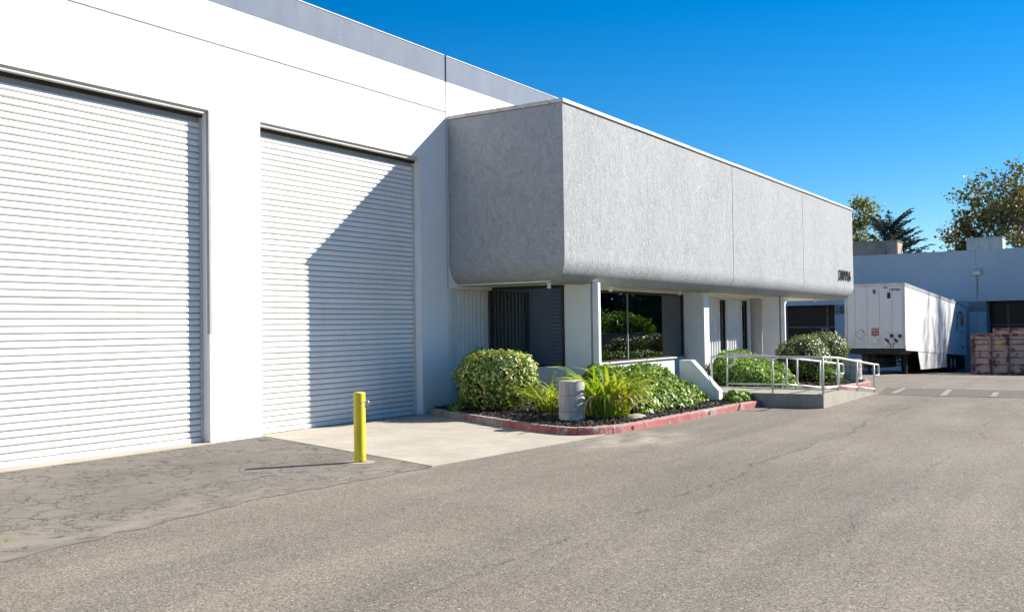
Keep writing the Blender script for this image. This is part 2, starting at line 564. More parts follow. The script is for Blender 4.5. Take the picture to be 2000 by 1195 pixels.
def mat_paint_wear(name, c, under, amt=0.52, sc=9):
    m, nt, b = new_mat(name)
    co = obco(nt)
    n = noise(nt, co, sc, 6, 0.8)
    setc(nt, b, mixc(nt, rng(nt, n, amt, amt + 0.08), c, under))
    b.inputs['Roughness'].default_value = 0.85
    return m


def mat_far_wall():
    m, nt, b = new_mat('far_wall_paint')
    co = obco(nt)
    n = noise(nt, mp(nt, co, (1, 1, 0.4)), 0.6, 5, 0.65)
    col = mixc(nt, rng(nt, n, 0.3, 0.7), (0.42, 0.475, 0.53), (0.49, 0.54, 0.59))
    wv = nd(nt, 'ShaderNodeVectorMath', {0: co, 1: nd(nt, 'ShaderNodeTexNoise', {'Vector': co, 'Scale': 0.7, 'Detail': 4.0}).outputs[1]}, operation='ADD').outputs[0]
    e = voro(nt, mp(nt, wv, (1, 1, 0.6)), 0.22, 'DISTANCE_TO_EDGE')
    k = noise(nt, mp(nt, co, loc=(4, 0, 2)), 0.25, 2, 0.5)
    col = mixc(nt, mth(nt, 'MULTIPLY', rng(nt, e, 0.010, 0.003), rng(nt, k, 0.52, 0.60, 0, 0.4)), col, (0.24, 0.27, 0.31))
    st = noise(nt, mp(nt, co, (3, 3, 0.3)), 1.0, 4, 0.7)
    col = mixc(nt, rng(nt, st, 0.56, 0.76, 0, 0.25), col, (0.30, 0.34, 0.38))
    setc(nt, b, col)
    b.inputs['Roughness'].default_value = 0.75
    return m


def mat_trailer():
    m, nt, b = new_mat('trailer_white')
    co = obco(nt)
    z = nd(nt, 'ShaderNodeSeparateXYZ', {0: co}).outputs[2]
    st = noise(nt, mp(nt, co, (5, 5, 0.5)), 1.0, 5, 0.7)
    col = mixc(nt, rng(nt, st, 0.45, 0.72, 0, 0.5), (0.74, 0.745, 0.74), (0.58, 0.57, 0.54))
    low = rng(nt, z, 0.8, 0.0)
    g = noise(nt, co, 3, 6, 0.75)
    col = mixc(nt, mth(nt, 'MULTIPLY', low, rng(nt, g, 0.42, 0.62, 0, 0.55)), col, (0.40, 0.37, 0.33))
    ru = noise(nt, mp(nt, co, (6, 6, 1.2)), 1.5, 5, 0.75)
    col = mixc(nt, rng(nt, ru, 0.68, 0.74, 0, 0.6), col, (0.36, 0.22, 0.13))
    setc(nt, b, col)
    b.inputs['Roughness'].default_value = 0.5
    return m


def mat_yellow():
    m, nt, b = new_mat('chipped_yellow_paint')
    co = obco(nt)
    z = nd(nt, 'ShaderNodeSeparateXYZ', {0: co}).outputs[2]
    n = noise(nt, co, 4, 4, 0.6)
    col = mixc(nt, rng(nt, n, 0.3, 0.7), (0.66, 0.50, 0.012), (0.78, 0.61, 0.02))
    low = rng(nt, z, 0.30, 0.0)
    g = noise(nt, co, 24, 6, 0.8)
    col = mixc(nt, rng(nt, mth(nt, 'ADD', g, mth(nt, 'MULTIPLY', low, 0.14)), 0.66, 0.70), col, (0.10, 0.07, 0.045))
    d = noise(nt, mp(nt, co, (9, 9, 1.2)), 2, 5, 0.7)
    col = mixc(nt, rng(nt, d, 0.55, 0.75, 0, 0.35), col, (0.33, 0.24, 0.03))
    setc(nt, b, col)
    b.inputs['Roughness'].default_value = 0.5
    bump(nt, b, g, 0.15, 0.004)
    return m


M = {}
M['asphalt'] = mat_asphalt()
M['old'] = mat_old_asphalt()
M['strip'] = plain('dark_asphalt', (0.125, 0.114, 0.10), 0.92, var=0.3, vscale=9, spec=0.2, bmp=0.5, bscale=70)
M['apron'] = mat_concrete('apron_concrete', (0.33, 0.295, 0.245), (0.44, 0.405, 0.345), 0.45, 1.0, brush=0.55)
M['kerbc'] = mat_concrete('kerb_concrete', (0.25, 0.22, 0.185), (0.36, 0.325, 0.28), 0.5, 2.5)
M['rampc'] = mat_concrete('ramp_concrete', (0.27, 0.25, 0.215), (0.36, 0.335, 0.29), 0.5, 1.6, streaks=0.4)
M['bolc'] = mat_concrete('bollard_concrete', (0.34, 0.32, 0.285), (0.50, 0.475, 0.43), 0.6, 3.0, streaks=0.5)
M['stucco'] = mat_stucco()
M['white'] = mat_white_wall()
M['band'] = mat_band()
M['slat'] = mat_slat()
M['trim'] = plain('beige_steel', (0.56, 0.55, 0.50), 0.5, var=0.1)
M['dark'] = plain('dark_rubber', (0.02, 0.02, 0.02), 0.8, var=0.3)
M['guard'] = plain('grey_steel_edge', (0.33, 0.34, 0.36), 0.5, var=0.1)
M['coping'] = plain('weathered_coping', (0.50, 0.48, 0.44), 0.55, var=0.25, vscale=5)
M['soffit'] = plain('soffit_paint', (0.76, 0.73, 0.65), 0.8, var=0.08)
M['pier'] = plain('pier_paint', (0.80, 0.80, 0.79), 0.7, var=0.05, bmp=0.05)
M['sill'] = plain('white_sill_paint', (0.74, 0.75, 0.75), 0.7, var=0.06)
M['cladding'] = plain('ribbed_cladding', (0.68, 0.69, 0.69), 0.55, var=0.07)
M['frame'] = plain('dark_bronze_frame', (0.018, 0.017, 0.018), 0.4, var=0.2)
M['glass'] = mat_glass('tinted_glass', 0.68, 2.3)
M['glass2'] = mat_glass('dark_tinted_glass', 0.12, 1.75)
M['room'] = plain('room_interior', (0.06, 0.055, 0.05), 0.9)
M['parti'] = plain('tan_partition', (0.72, 0.62, 0.52), 0.9)
M['paper'] = plain('white_paper', (0.8, 0.8, 0.8), 0.8)
M['red'] = mat_red_kerb()
M['mulch'] = mat_mulch()
M['yellow'] = mat_yellow()
M['railw'] = plain('white_rail_paint', (0.56, 0.55, 0.51), 0.5, var=0.2, vscale=12)
M['digit'] = plain('black_metal', (0.012, 0.012, 0.013), 0.5)
M['fwall'] = mat_far_wall()
M['fgrey'] = plain('far_grey_band', (0.22, 0.23, 0.235), 0.75)
M['fmull'] = plain('far_mullion', (0.16, 0.16, 0.155), 0.6)
M['fglass'] = plain('dark_storefront_glass', (0.010, 0.012, 0.018), 0.25, var=0.2, spec=0.15)
M['trailer'] = mat_trailer()
M['rail_al'] = plain('trailer_aluminium', (0.50, 0.50, 0.48), 0.4, metal=0.3, var=0.15)
M['chassis'] = plain('trailer_chassis_black', (0.022, 0.021, 0.021), 0.7, var=0.4)
M['tyre'] = plain('tyre_rubber', (0.018, 0.018, 0.018), 0.85)
M['redink'] = plain('red_lettering', (0.36, 0.03, 0.045), 0.6)
M['blueink'] = plain('blue_lettering', (0.035, 0.045, 0.16), 0.6)
M['blackink'] = plain('black_lettering', (0.02, 0.022, 0.03), 0.6)
M['greyink'] = plain('grey_lettering', (0.33, 0.36, 0.40), 0.6)
M['yellowink'] = plain('yellow_sticker', (0.65, 0.52, 0.06), 0.6)
M['signred'] = plain('sign_dark_red', (0.14, 0.045, 0.05), 0.6)
M['dump1'] = mat_rusty('faded_pink_rusty_paint', (0.42, 0.30, 0.275), (0.17, 0.075, 0.045), amount=0.55)
M['dumpr'] = mat_rusty('rusted_rib_paint', (0.30, 0.17, 0.14), (0.13, 0.05, 0.03), amount=0.46)
M['dump2'] = mat_rusty('faded_grey_rusty_paint', (0.30, 0.27, 0.27), amount=0.56)
M['hvac1'] = plain('hvac_brown', (0.17, 0.155, 0.145), 0.6, var=0.12)
M['hvac2'] = plain('hvac_grey', (0.30, 0.33, 0.34), 0.6, var=0.15)
M['hvac3'] = plain('hvac_sunlit_side', (0.42, 0.33, 0.24), 0.6)  # sunlit tone for the side of the brown unit
M['line'] = mat_paint_wear('worn_white_line', (0.40, 0.38, 0.345), (0.15, 0.135, 0.12), 0.43, 14)
M['bark'] = plain('bark', (0.10, 0.08, 0.06), 0.9, var=0.35, vscale=6)
M['paleb'] = plain('pale_bark', (0.26, 0.24, 0.20), 0.9, var=0.3, vscale=4)
M['roof'] = plain('roof_membrane', (0.35, 0.35, 0.34), 0.9)
M['stone'] = mat_concrete('stone', (0.26, 0.235, 0.20), (0.38, 0.345, 0.30), 0.4, 5)
M['steel'] = plain('galvanised_steel', (0.42, 0.40, 0.34), 0.4, metal=0.7)
M['lamp'] = plain('white_lamp_glass', (0.72, 0.70, 0.64), 0.35)
M['lf_varieg'] = mat_leaf('variegated_leaf', [(0, (0.098, 0.180, 0.030)), (0.4, (0.180, 0.300, 0.053)), (0.62, (0.450, 0.510, 0.135)), (0.85, (0.720, 0.705, 0.300)), (0.93, (0.450, 0.255, 0.075)), (1, (0.150, 0.240, 0.045))], 0.4, 0.25)
M['lf_hedge'] = mat_leaf('hedge_leaf', [(0, (0.06, 0.13, 0.018)), (0.4, (0.125, 0.23, 0.03)), (0.75, (0.24, 0.35, 0.055)), (1, (0.42, 0.46, 0.14))], 0.45, 0.3, 0.35)
M['lf_ivy'] = mat_leaf('ivy_leaf', [(0, (0.068, 0.149, 0.020)), (0.5, (0.149, 0.270, 0.041)), (0.85, (0.270, 0.392, 0.068)), (1, (0.446, 0.486, 0.135))], 0.5, 0.28, 0.3)
M['lf_bush'] = mat_leaf('grey_green_leaf', [(0, (0.058, 0.098, 0.026)), (0.5, (0.117, 0.163, 0.046)), (0.85, (0.286, 0.299, 0.117)), (1, (0.468, 0.442, 0.221))], 0.4, 0.22)
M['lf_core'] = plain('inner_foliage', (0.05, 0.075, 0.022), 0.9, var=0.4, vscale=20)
M['blade'] = mat_leaf('strap_leaf', [(0, (0.112, 0.213, 0.015)), (0.5, (0.200, 0.325, 0.025)), (1, (0.413, 0.475, 0.050))], 0.32, 0.38, 0.5)
M['blade2'] = mat_leaf('bright_strap_leaf', [(0, (0.253, 0.345, 0.023)), (1, (0.483, 0.483, 0.057))], 0.32, 0.38, 0.5)
M['dry'] = mat_leaf('dry_strap_leaf', [(0, (0.38, 0.28, 0.13)), (1, (0.50, 0.38, 0.19))], 0.7, 0.2)
M['lf_plane'] = mat_leaf('autumn_leaf', [(0, (0.06, 0.08, 0.018)), (0.45, (0.11, 0.115, 0.03)), (0.7, (0.17, 0.125, 0.035)), (0.9, (0.19, 0.10, 0.03)), (1, (0.30, 0.21, 0.045))], 0.5, 0.3)
M['lf_olive'] = mat_leaf('olive_yellow_leaf', [(0, (0.084, 0.102, 0.018)), (0.6, (0.216, 0.192, 0.036)), (1, (0.384, 0.312, 0.054))], 0.5, 0.35)
M['lf_cedar'] = mat_leaf('cedar_needle', [(0, (0.018, 0.045, 0.04)), (0.6, (0.035, 0.075, 0.065)), (1, (0.06, 0.10, 0.085))], 0.6, 0.15)
M['lf_far'] = mat_leaf('far_hedge_leaf', [(0, (0.078, 0.182, 0.019)), (0.6, (0.169, 0.312, 0.033)), (1, (0.312, 0.442, 0.052))], 0.5, 0.4)

# ------------------------------------------------------------------ ground
SL = 0.0365


def gz(y):
    if y <= 25.5: return 0.0
    if y < 28.5: return -SL * (y - 25.5) ** 2 / 6.0
    return -SL * (min(y, 66) - 27.0)


ys = [-300, -60, -10, 5, 15, 22, 25.5, 26, 26.5, 27, 27.5, 28, 28.5, 30, 35, 40, 50, 60, 66, 90, 200, 1200]
xs = [-700, -100, -20, 0, 4, 8, 12, 20, 40, 120, 900]
m = MB()
m.add([(x, y, gz(y)) for y in ys for x in xs], [(j * len(xs) + i, j * len(xs) + i + 1, (j + 1) * len(xs) + i + 1, (j + 1) * len(xs) + i) for j in range(len(ys) - 1) for i in range(len(xs) - 1)])
tag(m.build('asphalt_ground', M['asphalt']), kind='structure')


def sheet(name, poly, z, mat, kind='structure', th=None, sub=0.0):
    m = MB()
    m.add([(p[0], p[1], z) for p in poly], [tuple(range(len(poly)))])
    return m.build(name, mat)


def ragged(pts, step=0.25, amp=0.04):
    out = []
    for a, b in zip(pts[:-1], pts[1:]):
        L = math.dist(a, b)
        n = max(1, int(L / step))
        for i in range(n):
            t = i / n
            j = amp * random.uniform(-1, 1)
            nx, ny = -(b[1] - a[1]) / L, (b[0] - a[0]) / L
            out.append((a[0] + (b[0] - a[0]) * t + nx * j, a[1] + (b[1] - a[1]) * t + ny * j))
    out.append(pts[-1])
    return out


edge = ragged([(4.62, -6), (4.64, 3.97), (4.29, 6.6), (4.5, 9.2)], 0.22, 0.06)
old_poly = [(0.0, -6.0)] + edge + [(4.44, 9.37), (0.0, 10.83)]
tag(sheet('cracked_asphalt_apron', old_poly, 0.004, M['old']), kind='structure')
apron_poly = [(-0.17, 10.86), (0.0, 10.83), (4.44, 9.372), (4.6, 11.2), (4.72, 12.6), (4.72, 13.4), (4.0, 13.4), (1.43, 14.6), (0.0, 15.2), (-0.17, 15.2)]
m = MB()
m.prism(apron_poly, 'z', -0.02, 0.010)
tag(m.build('concrete_apron', M['apron']), kind='structure')
# thin concrete edge under the near roll-up door
m = MB()
m.box(-0.19, 0.10, -6, 9.80, -0.02, 0.016)
tag(m.build('door_threshold_strip', M['apron']), kind='structure')

# dark cross strip with worn white lines
strip = sheet('dark_asphalt_strip', ragged([(6.55, 23.45), (40, 22.4)], 0.6, 0.03) + ragged([(40, 24.6), (6.2, 25.9)], 0.6, 0.03), 0.004, M['strip'])
tag(strip, kind='structure')


def road_line(a, b, wd, label):
    a, b = Vector(a), Vector(b)
    d = (b - a).normalized()
    n = Vector((-d.y, d.x)) * wd / 2
    o = sheet('painted_line', [a - n, b - n, b + n, a + n], 0.008, M['line'])
    return tag(o, label, 'road marking', 'worn white lines on the dark strip', kind='structure')


road_line((6.30, 25.86), (7.3, 25.82), 0.10, 'worn white line along the far edge of the dark strip by the ramp')
road_line((6.50, 23.52), (18, 23.10), 0.07, 'thin worn white line along the near edge of the dark asphalt strip')
road_line((6.77, 23.9), (6.66, 25.75), 0.13, 'worn white cross line on dark strip nearest the ramp')
road_line((7.90, 23.5), (7.72, 25.6), 0.13, 'worn white cross line in middle of the dark strip')
road_line((8.90, 23.4), (8.82, 25.0), 0.12, 'worn white cross line on dark strip farthest from the ramp')

# ------------------------------------------------------------------ warehouse
WH = thing('warehouse', (0, 5, 0), 'long white tilt-up warehouse with two roll-up doors and blue-grey parapet band', 'warehouse')
fy = lambda u, v, t: (t, u, v)
D1 = (5.68, 9.79, -1.0, 4.96)
D2 = (10.81, 14.89, -1.0, 4.96)
P2 = 15.725
holed([-8, P2], [-0.3, 5.976], [(D1[0], D1[1], -0.3, 4.96), (D2[0], D2[1], -0.3, 4.96), (-3.0, 1.1, -0.3, 4.96)], fy, -0.19, 0.0).build('wall_panel', M['white'], WH)
m = MB(); m.box(-0.19, 0.0, -8, P2, 6.004, 6.608); m.build('wall_panel', M['white'], WH)
m = MB(); m.box(-0.18, -0.06, -8, P2 - 0.01, 5.94, 6.04); m.build('joint_backing', M['guard'], WH)
m = MB(); m.box(-0.19, 0.003, -8, P2, 6.609, 7.12); m.build('parapet_band', M['band'], WH)
m = MB(); m.box(-0.19, 0.0, P2 + 0.05, 38, 2.45, 6.608); m.build('wall_panel', M['white'], WH)
m = MB(); m.box(-0.19, 0.003, P2 + 0.05, 38, 6.609, 7.12); m.build('parapet_band', M['band'], WH)
m = MB(); m.box(-0.18, -0.06, P2 - 0.03, P2 + 0.09, 2.5, 6.6); m.build('joint_sealant', M['guard'], WH)
m = MB(); m.box(-0.18, -0.09, P2 - 0.03, P2 + 0.09, 6.61, 7.10); m.build('joint_sealant', M['dark'], WH)
m = MB(); m.box(-0.26, 0.012, -8, P2 - 0.02, 7.121, 7.14); m.box(-0.26, 0.012, P2 + 0.06, 38, 7.121, 7.14); m.build('parapet_cap', M['coping'], WH)
m = MB(); m.box(-30, -0.20, -8, 38, -0.2, 6.5); m.build('building_body', M['roof'], WH)
# panel corner pier right of the second door
m = MB(); m.box(-0.19, -0.003, P2 + 0.002, 15.86, -0.2, 2.449); m.build('wall_return', M['cladding'], WH)

# slat mesh
PITCH = 0.0922
sl = MB()
prof = [(-0.05, 0.001), (-0.036, 0.004), (-0.006, 0.018), (0.0, 0.030), (-0.001, 0.062), (-0.006, 0.083), (-0.036, PITCH - 0.004), (-0.05, PITCH - 0.004)]


def roll_door(y0, y1):
    d = MB()
    d.box(-0.30, -0.212, y0 + 0.02, y1 - 0.02, -0.05, 4.95)
    door = d.build('roll_up_door', M['dark'], WH, org=None)
    for ya in (y0 + 0.001, y1 - 0.03):
        g = MB()
        g.box(-0.195, -0.150, ya, ya + 0.029, 0, 4.94)
        g.build('door_guide', M['trim'], door)
    s = MB()
    s.prism([(p[0], p[1]) for p in prof], 'y', y0 + 0.032, y1 - 0.032)
    # prism with axis y expects (x,z)
    first = None
    n = int((4.83 - 0.09) / PITCH)
    off = ORG[door.as_pointer()]
    for i in range(n):
        if first is None:
            s2 = MB()
            s2.v = [(v[0] - 0.175, v[1], v[2]) for v in s.v]
            s2.f, s2.m = s.f, s.m
            first = s2.build('slat', M['slat'], door)
            ob = first
        else:
            ob = link_copy(first, door)
        ob.location = (random.uniform(-0.002, 0.001) + (0.004 if i % 9 == 4 else 0), 0, 0.09 + i * PITCH)
    b = MB()
    b.box(-0.205, -0.168, y0 + 0.032, y1 - 0.032, 0.018, 0.088)
    b.build('bottom_bar', M['slat'], door, bevel=0.004)
    h = MB()
    h.box(-0.205, -0.035, y0 + 0.002, y1 - 0.002, 4.905, 4.956)
    h.build('head_trim', M['trim'], door)
    h = MB()
    h.box(-0.205, -0.13, y0 + 0.002, y1 - 0.002, 4.862, 4.904)
    h.build('head_seal', M['dark'], door)
    return door


roll_door(D1[0], D1[1])
roll_door(D2[0], D2[1])
for y1, z0 in ((D1[1], 1.62), (D2[1], 0.0), (D2[0], 0.0)):
    g = MB()
    if y1 in (D1[1], D2[1]):
        g.box(-0.05, 0.004, y1 - 0.004, y1 + 0.045, z0, 4.955)
    else:
        continue
    g.build('corner_guard', M['guard'] if y1 == D1[1] else M['sill'], WH, bevel=0.004)

# ------------------------------------------------------------------ office annex
FX, FY0, FY1, FT, SZ, RR = 2.66, 15.80, 37.60, 5.83, 2.50, 0.48
OF = thing('office_annex', (1.3, 26, 0), 'office annex with deep grey stucco overhang and dark windows, numbered 30996', 'building')
prof_f = [(0.0, FT), (0.0, 4.9), (0.0, 4.0)] + [(RR - RR * math.cos(a), SZ + RR - RR * math.sin(a)) for a in np.linspace(0, math.pi / 2, 12)] + [(RR + 0.12, SZ)]


def fascia(name, p0, p1, mat, inset=0.0, solid=0.09, parent=OF):
    """p0,p1: functions of the inward offset o giving the two end points in plan; a solid mitred shell"""
    sec = [(o + inset, z + inset * (o > 0.3)) for o, z in prof_f]
    t = solid
    inn = [(t, FT), (t, 4.0)] + [(RR - (RR - t) * math.cos(a), SZ + RR - (RR - t) * math.sin(a)) for a in np.linspace(0, math.pi / 2, 7)] + [(RR + 0.12, SZ + t)]
    sec = sec + [(o + inset, z) for o, z in reversed(inn)]
    n = len(sec)
    m = MB()
    for f in (p0, p1):
        for o, z in sec:
            x, y = f(o)
            m.v.append((x, y, z))
    for i in range(n):
        m.f.append((i, (i + 1) % n, n + (i + 1) % n, n + i))
        m.m.append(0)
    m.f += [tuple(range(n))[::-1], tuple(range(n, 2 * n))]
    m.m += [0, 0]
    ob = m.build(name, mat, parent, smooth=True)
    es = ob.modifiers.new('split', 'EDGE_SPLIT')
    es.split_angle = math.radians(30)
    return ob


g = 0.012
J1, J2 = 24.8, 31.2
fascia('fascia_panel', lambda o: (0.004, FY0 + o), lambda o: (FX - o, FY0 + o), M['stucco'])
fascia('fascia_panel', lambda o: (FX - o, FY0 + o), lambda o: (FX - o, J1 - g), M['stucco'])
fascia('fascia_panel', lambda o: (FX - o, J1 + g), lambda o: (FX - o, J2 - g), M['stucco'])
fascia('fascia_panel', lambda o: (FX - o, J2 + g), lambda o: (FX - o, FY1 - o), M['stucco'])
fascia('fascia_panel', lambda o: (FX - o, FY1 - o), lambda o: (0.004, FY1 - o), M['stucco'])
fascia('fascia_backing', lambda o: (FX - o, FY0 + 0.4 + o), lambda o: (FX - o, FY1 - 0.4 - o), M['dark'], inset=0.03, solid=0.05)
# coping: separate lengths with small laps
yy = FY0 - 0.03
for k, y1 in enumerate((18.9, 21.95, 25.0, 28.05, 31.1, 34.15, FY1 + 0.03)):
    m = MB()
    dz = 0.004 * (k % 2)
    m.box(FX - 0.25, FX + 0.03 + 0.002 * (k % 2), yy, y1 - 0.006, FT + 0.012 + dz, FT + 0.085 + dz)
    m.build('coping_length', M['coping'], OF, bevel=0.008)
    yy = y1
xx = 0.012
for k, x1 in enumerate((0.9, 1.75, FX - 0.255)):
    m = MB()
    m.box(xx, x1 - 0.006, FY0 - 0.03 - 0.002 * (k % 2), FY0 + 0.22, FT + 0.012, FT + 0.083)
    m.build('coping_length', M['coping'], OF, bevel=0.008)
    xx = x1
m = MB(); m.box(0.01, FX - 0.1, FY0 + 0.1, FY1 - 0.1, FT - 0.15, FT - 0.02); m.build('roof', M['roof'], OF)
m = MB(); m.box(-0.12, FX - RR - 0.02, FY0 + 0.30, FY1 - RR - 0.02, SZ + 0.016, SZ + 0.08); m.build('soffit', M['soffit'], OF)

# soffit lamps (small white flood lamps in porcelain holders)
for lx, ly in ((2.05, 16.25), (2.03, 18.9), (2.05, 22.6), (2.03, 28.9), (2.03, 31.4), (2.05, 34.6)):
    m = MB()
    m.lathe([(0.05, SZ + 0.02), (0.05, SZ - 0.015), (0.028, SZ - 0.03), (0.026, SZ - 0.05), (0.042, SZ - 0.07), (0.044, SZ - 0.085), (0.03, SZ - 0.1), (0.0, SZ - 0.105)], (lx, ly, 0), 14)
    m.build('soffit_lamp', M['lamp'], OF, smooth=True)


def ribbed(u0, u1, z0, z1, x, pitch=0.145, depth=0.028, name='ribbed_cladding'):
    m = MB()
    pts = []
    u = u0
    while u < u1 - pitch:
        pts += [(x, u), (x, u + pitch * 0.58), (x + depth, u + pitch * 0.66), (x + depth, u + pitch * 0.92)]
        u += pitch
    pts += [(x, u), (x, u1), (x - 0.05, u1), (x - 0.05, u0)]
    m.prism(pts, 'z', z0, z1)
    return m.build(name, M['cladding'], OF)


GY = 17.35      # plane of the window that faces the camera
ribbed(15.875, GY - 0.16, -0.1, SZ + 0.05, -0.13)
m = MB(); m.box(-0.16, -0.085, GY - 0.155, GY - 0.06, -0.1, SZ + 0.01); m.build('corner_trim', M['cladding'], OF)
m = MB(); m.box(-0.10, -0.06, 15.88, GY - 0.05, SZ - 0.06, SZ + 0.012); m.build('head_flashing', M['coping'], OF)


def window(fn, u0, u1, z0, z1, glass, mulls=(), tr=(), fw_=0.05):
    """fn(u, z, t) t out of the wall"""
    def bx(m, a, b, c, d, t0, t1):
        p = [fn(a, c, t0), fn(b, c, t0), fn(b, d, t0), fn(a, d, t0), fn(a, c, t1), fn(b, c, t1), fn(b, d, t1), fn(a, d, t1)]
        m.add(p, [(3, 2, 1, 0), (4, 5, 6, 7), (0, 1, 5, 4), (1, 2, 6, 5), (2, 3, 7, 6), (3, 0, 4, 7)])
    m = MB()
    bx(m, u0, u0 + fw_, z0, z1, -0.05, 0.03)
    bx(m, u1 - fw_, u1, z0, z1, -0.05, 0.03)
    bx(m, u0 + fw_, u1 - fw_, z1 - fw_, z1, -0.05, 0.03)
    bx(m, u0 + fw_, u1 - fw_, z0, z0 + 0.035, -0.05, 0.03)
    wo = m.build('window', M['frame'], OF)
    cuts = [u0 + fw_] + list(mulls) + [u1 - fw_]
    for a, b in zip(cuts[:-1], cuts[1:]):
        m = MB()
        bx(m, a + 0.001, b - 0.001, z0 + 0.036, z1 - fw_ - 0.001, -0.006, 0.0)
        m.build('pane', glass, wo)
    for a in mulls:
        m = MB()
        bx(m, a - 0.012, a + 0.012, z0 + 0.035, z1 - fw_, -0.03, 0.012)
        m.build('mullion', M['guard'], wo)
    return wo


# window facing the driveway corner
window(lambda u, z, t: (u, GY - t, z), -0.05, 1.74, 0.84, SZ + 0.005, M['glass'], fw_=0.045)
m = MB(); m.box(-0.05, 1.738, GY - 0.045, GY + 0.2, -0.1, 0.832); m.build('sill_wall', M['sill'], OF)
m = MB(); m.box(0.75, 1.73, GY + 0.06, GY + 0.10, 0.85, SZ); m.build('window_blind', M['parti'], OF)
# piers
def pier(y0, x0, x1, gap):
    m = MB()
    m.box(x0, x1, y0, y0 + 0.36, -0.1, SZ + 0.02)
    m.build('pier', M['pier'], OF, bevel=0.015)
    if gap:
        xa, xb = x1 + 0.05, x1 + 0.05 + 0.12
        r = 0.05
        pts = [(xa, y0), (xb - r, y0)] + [(xb - r + r * math.sin(a), y0 + r - r * math.cos(a)) for a in np.linspace(0.2, math.pi / 2, 6)] + \
              [(xb - r + r * math.cos(a), y0 + 0.15 - r + r * math.sin(a)) for a in np.linspace(0, math.pi / 2, 6)] + [(xa, y0 + 0.15)]
        m = MB()
        m.prism(pts, 'z', -0.1, SZ + 0.03)
        m.build('pier_fin', M['pier'], OF)
        m = MB()
        m.box(x1 + 0.004, x1 + 0.046, y0 + 0.10, y0 + 0.13, -0.1, SZ + 0.02)
        m.build('joint_filler', M['trim'], OF)


pier(17.36, 1.74, 2.35, True)
pier(24.28, 1.42, 2.02, False)
pier(30.53, 1.49, 2.05, True)
# large window between the first two piers, facing the lot
WX = 1.42
window(lambda u, z, t: (WX + t, u, z), 17.72, 24.275, 0.84, SZ - 0.03, M['glass'], mulls=(20.95,), fw_=0.06)
m = MB(); m.box(WX - 0.15, WX + 0.05, 17.72, 24.275, -0.1, 0.80); m.build('sill_wall', M['sill'], OF)
m = MB(); m.box(WX - 0.05, WX + 0.10, 17.73, 24.27, 0.802, 0.838); m.build('window_sill', M['trim'], OF, bevel=0.006)
m = MB(); m.box(WX - 0.05, WX + 0.03, 17.73, 24.27, SZ - 0.029, SZ + 0.015); m.build('window_head', M['soffit'], OF)
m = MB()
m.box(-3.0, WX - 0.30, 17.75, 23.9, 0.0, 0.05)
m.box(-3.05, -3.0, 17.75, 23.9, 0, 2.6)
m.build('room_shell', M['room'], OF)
m = MB(); m.box(WX - 0.24, WX - 0.20, 17.8, 22.9, 0.05, 1.22); m.build('partition', M['parti'], OF)
for y in (19.9, 22.75):
    m = MB(); m.box(WX - 0.055, WX - 0.05, y, y + 0.17, 0.88, 1.0); m.build('paper_notice', M['paper'], OF)
# ribbed wall with two slit windows
RX = 1.12
w1, w2 = (27.66, 28.22), (29.58, 30.14)
for a, b in ((24.65, w1[0] - 0.05), (w1[1] + 0.05, w2[0] - 0.05), (w2[1] + 0.05, 30.52)):
    ribbed(a, b, -0.1, SZ - 0.04, RX, 0.19, 0.035)
for a, b in (w1, w2):
    m = MB()
    m.box(RX - 0.06, RX + 0.05, a - 0.049, b + 0.049, -0.1, 0.86)
    m.box(RX - 0.06, RX + 0.05, a - 0.049, b + 0.049, SZ - 0.10, SZ - 0.04)
    m.box(RX - 0.06, RX + 0.05, a - 0.049, a - 0.002, 0.861, SZ - 0.101)
    m.box(RX - 0.06, RX + 0.05, b + 0.002, b + 0.049, 0.861, SZ - 0.101)
    m.build('window_surround', M['cladding'], OF)
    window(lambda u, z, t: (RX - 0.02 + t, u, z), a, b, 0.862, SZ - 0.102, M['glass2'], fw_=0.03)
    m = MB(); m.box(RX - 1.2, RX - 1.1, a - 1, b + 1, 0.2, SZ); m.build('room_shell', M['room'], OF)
m = MB(); m.box(RX - 0.3, RX - 0.26, 29.75, 30.0, 0.9, 1.15); m.build('paper_notice', M['paper'], OF)
m = MB(); m.box(-0.1, 1.40, 30.87, 30.8, -0.1, SZ + 0.01); m.build('recess_wall', M['pier'], OF)
m = MB(); m.box(-0.16, -0.10, 31.0, 37.9, -0.1, SZ + 0.01); m.build('recess_wall', M['pier'], OF)
m = MB(); m.box(RX - 0.1, 1.46, 24.65, 30.495, SZ - 0.038, SZ + 0.015); m.build('head_flashing', M['soffit'], OF)
# house number
for k, ch in enumerate('30996'):
    y = 35.42 + 0.335 * k
    text_mb(ch, 0.50, 0.03, (FX + 0.028, y + 0.13, 3.19), (0, 1, 0), (0, 0, 1), (1, 0, 0), bold=0.008).build('number_digit', M['digit'], OF)

# ------------------------------------------------------------------ planters, kerbs, ramp
def catmull(pts, n=8):
    P = [Vector(p) for p in pts]
    P = [2 * P[0] - P[1]] + P + [2 * P[-1] - P[-2]]
    out = []
    for i in range(1, len(P) - 2):
        for k in range(n):
            t = k / n
            out.append(0.5 * ((2 * P[i]) + (-P[i - 1] + P[i + 1]) * t + (2 * P[i - 1] - 5 * P[i] + 4 * P[i + 1] - P[i + 2]) * t * t + (-P[i - 1] + 3 * P[i] - 3 * P[i + 1] + P[i + 2]) * t ** 3))
    out.append(P[-2])
    return out


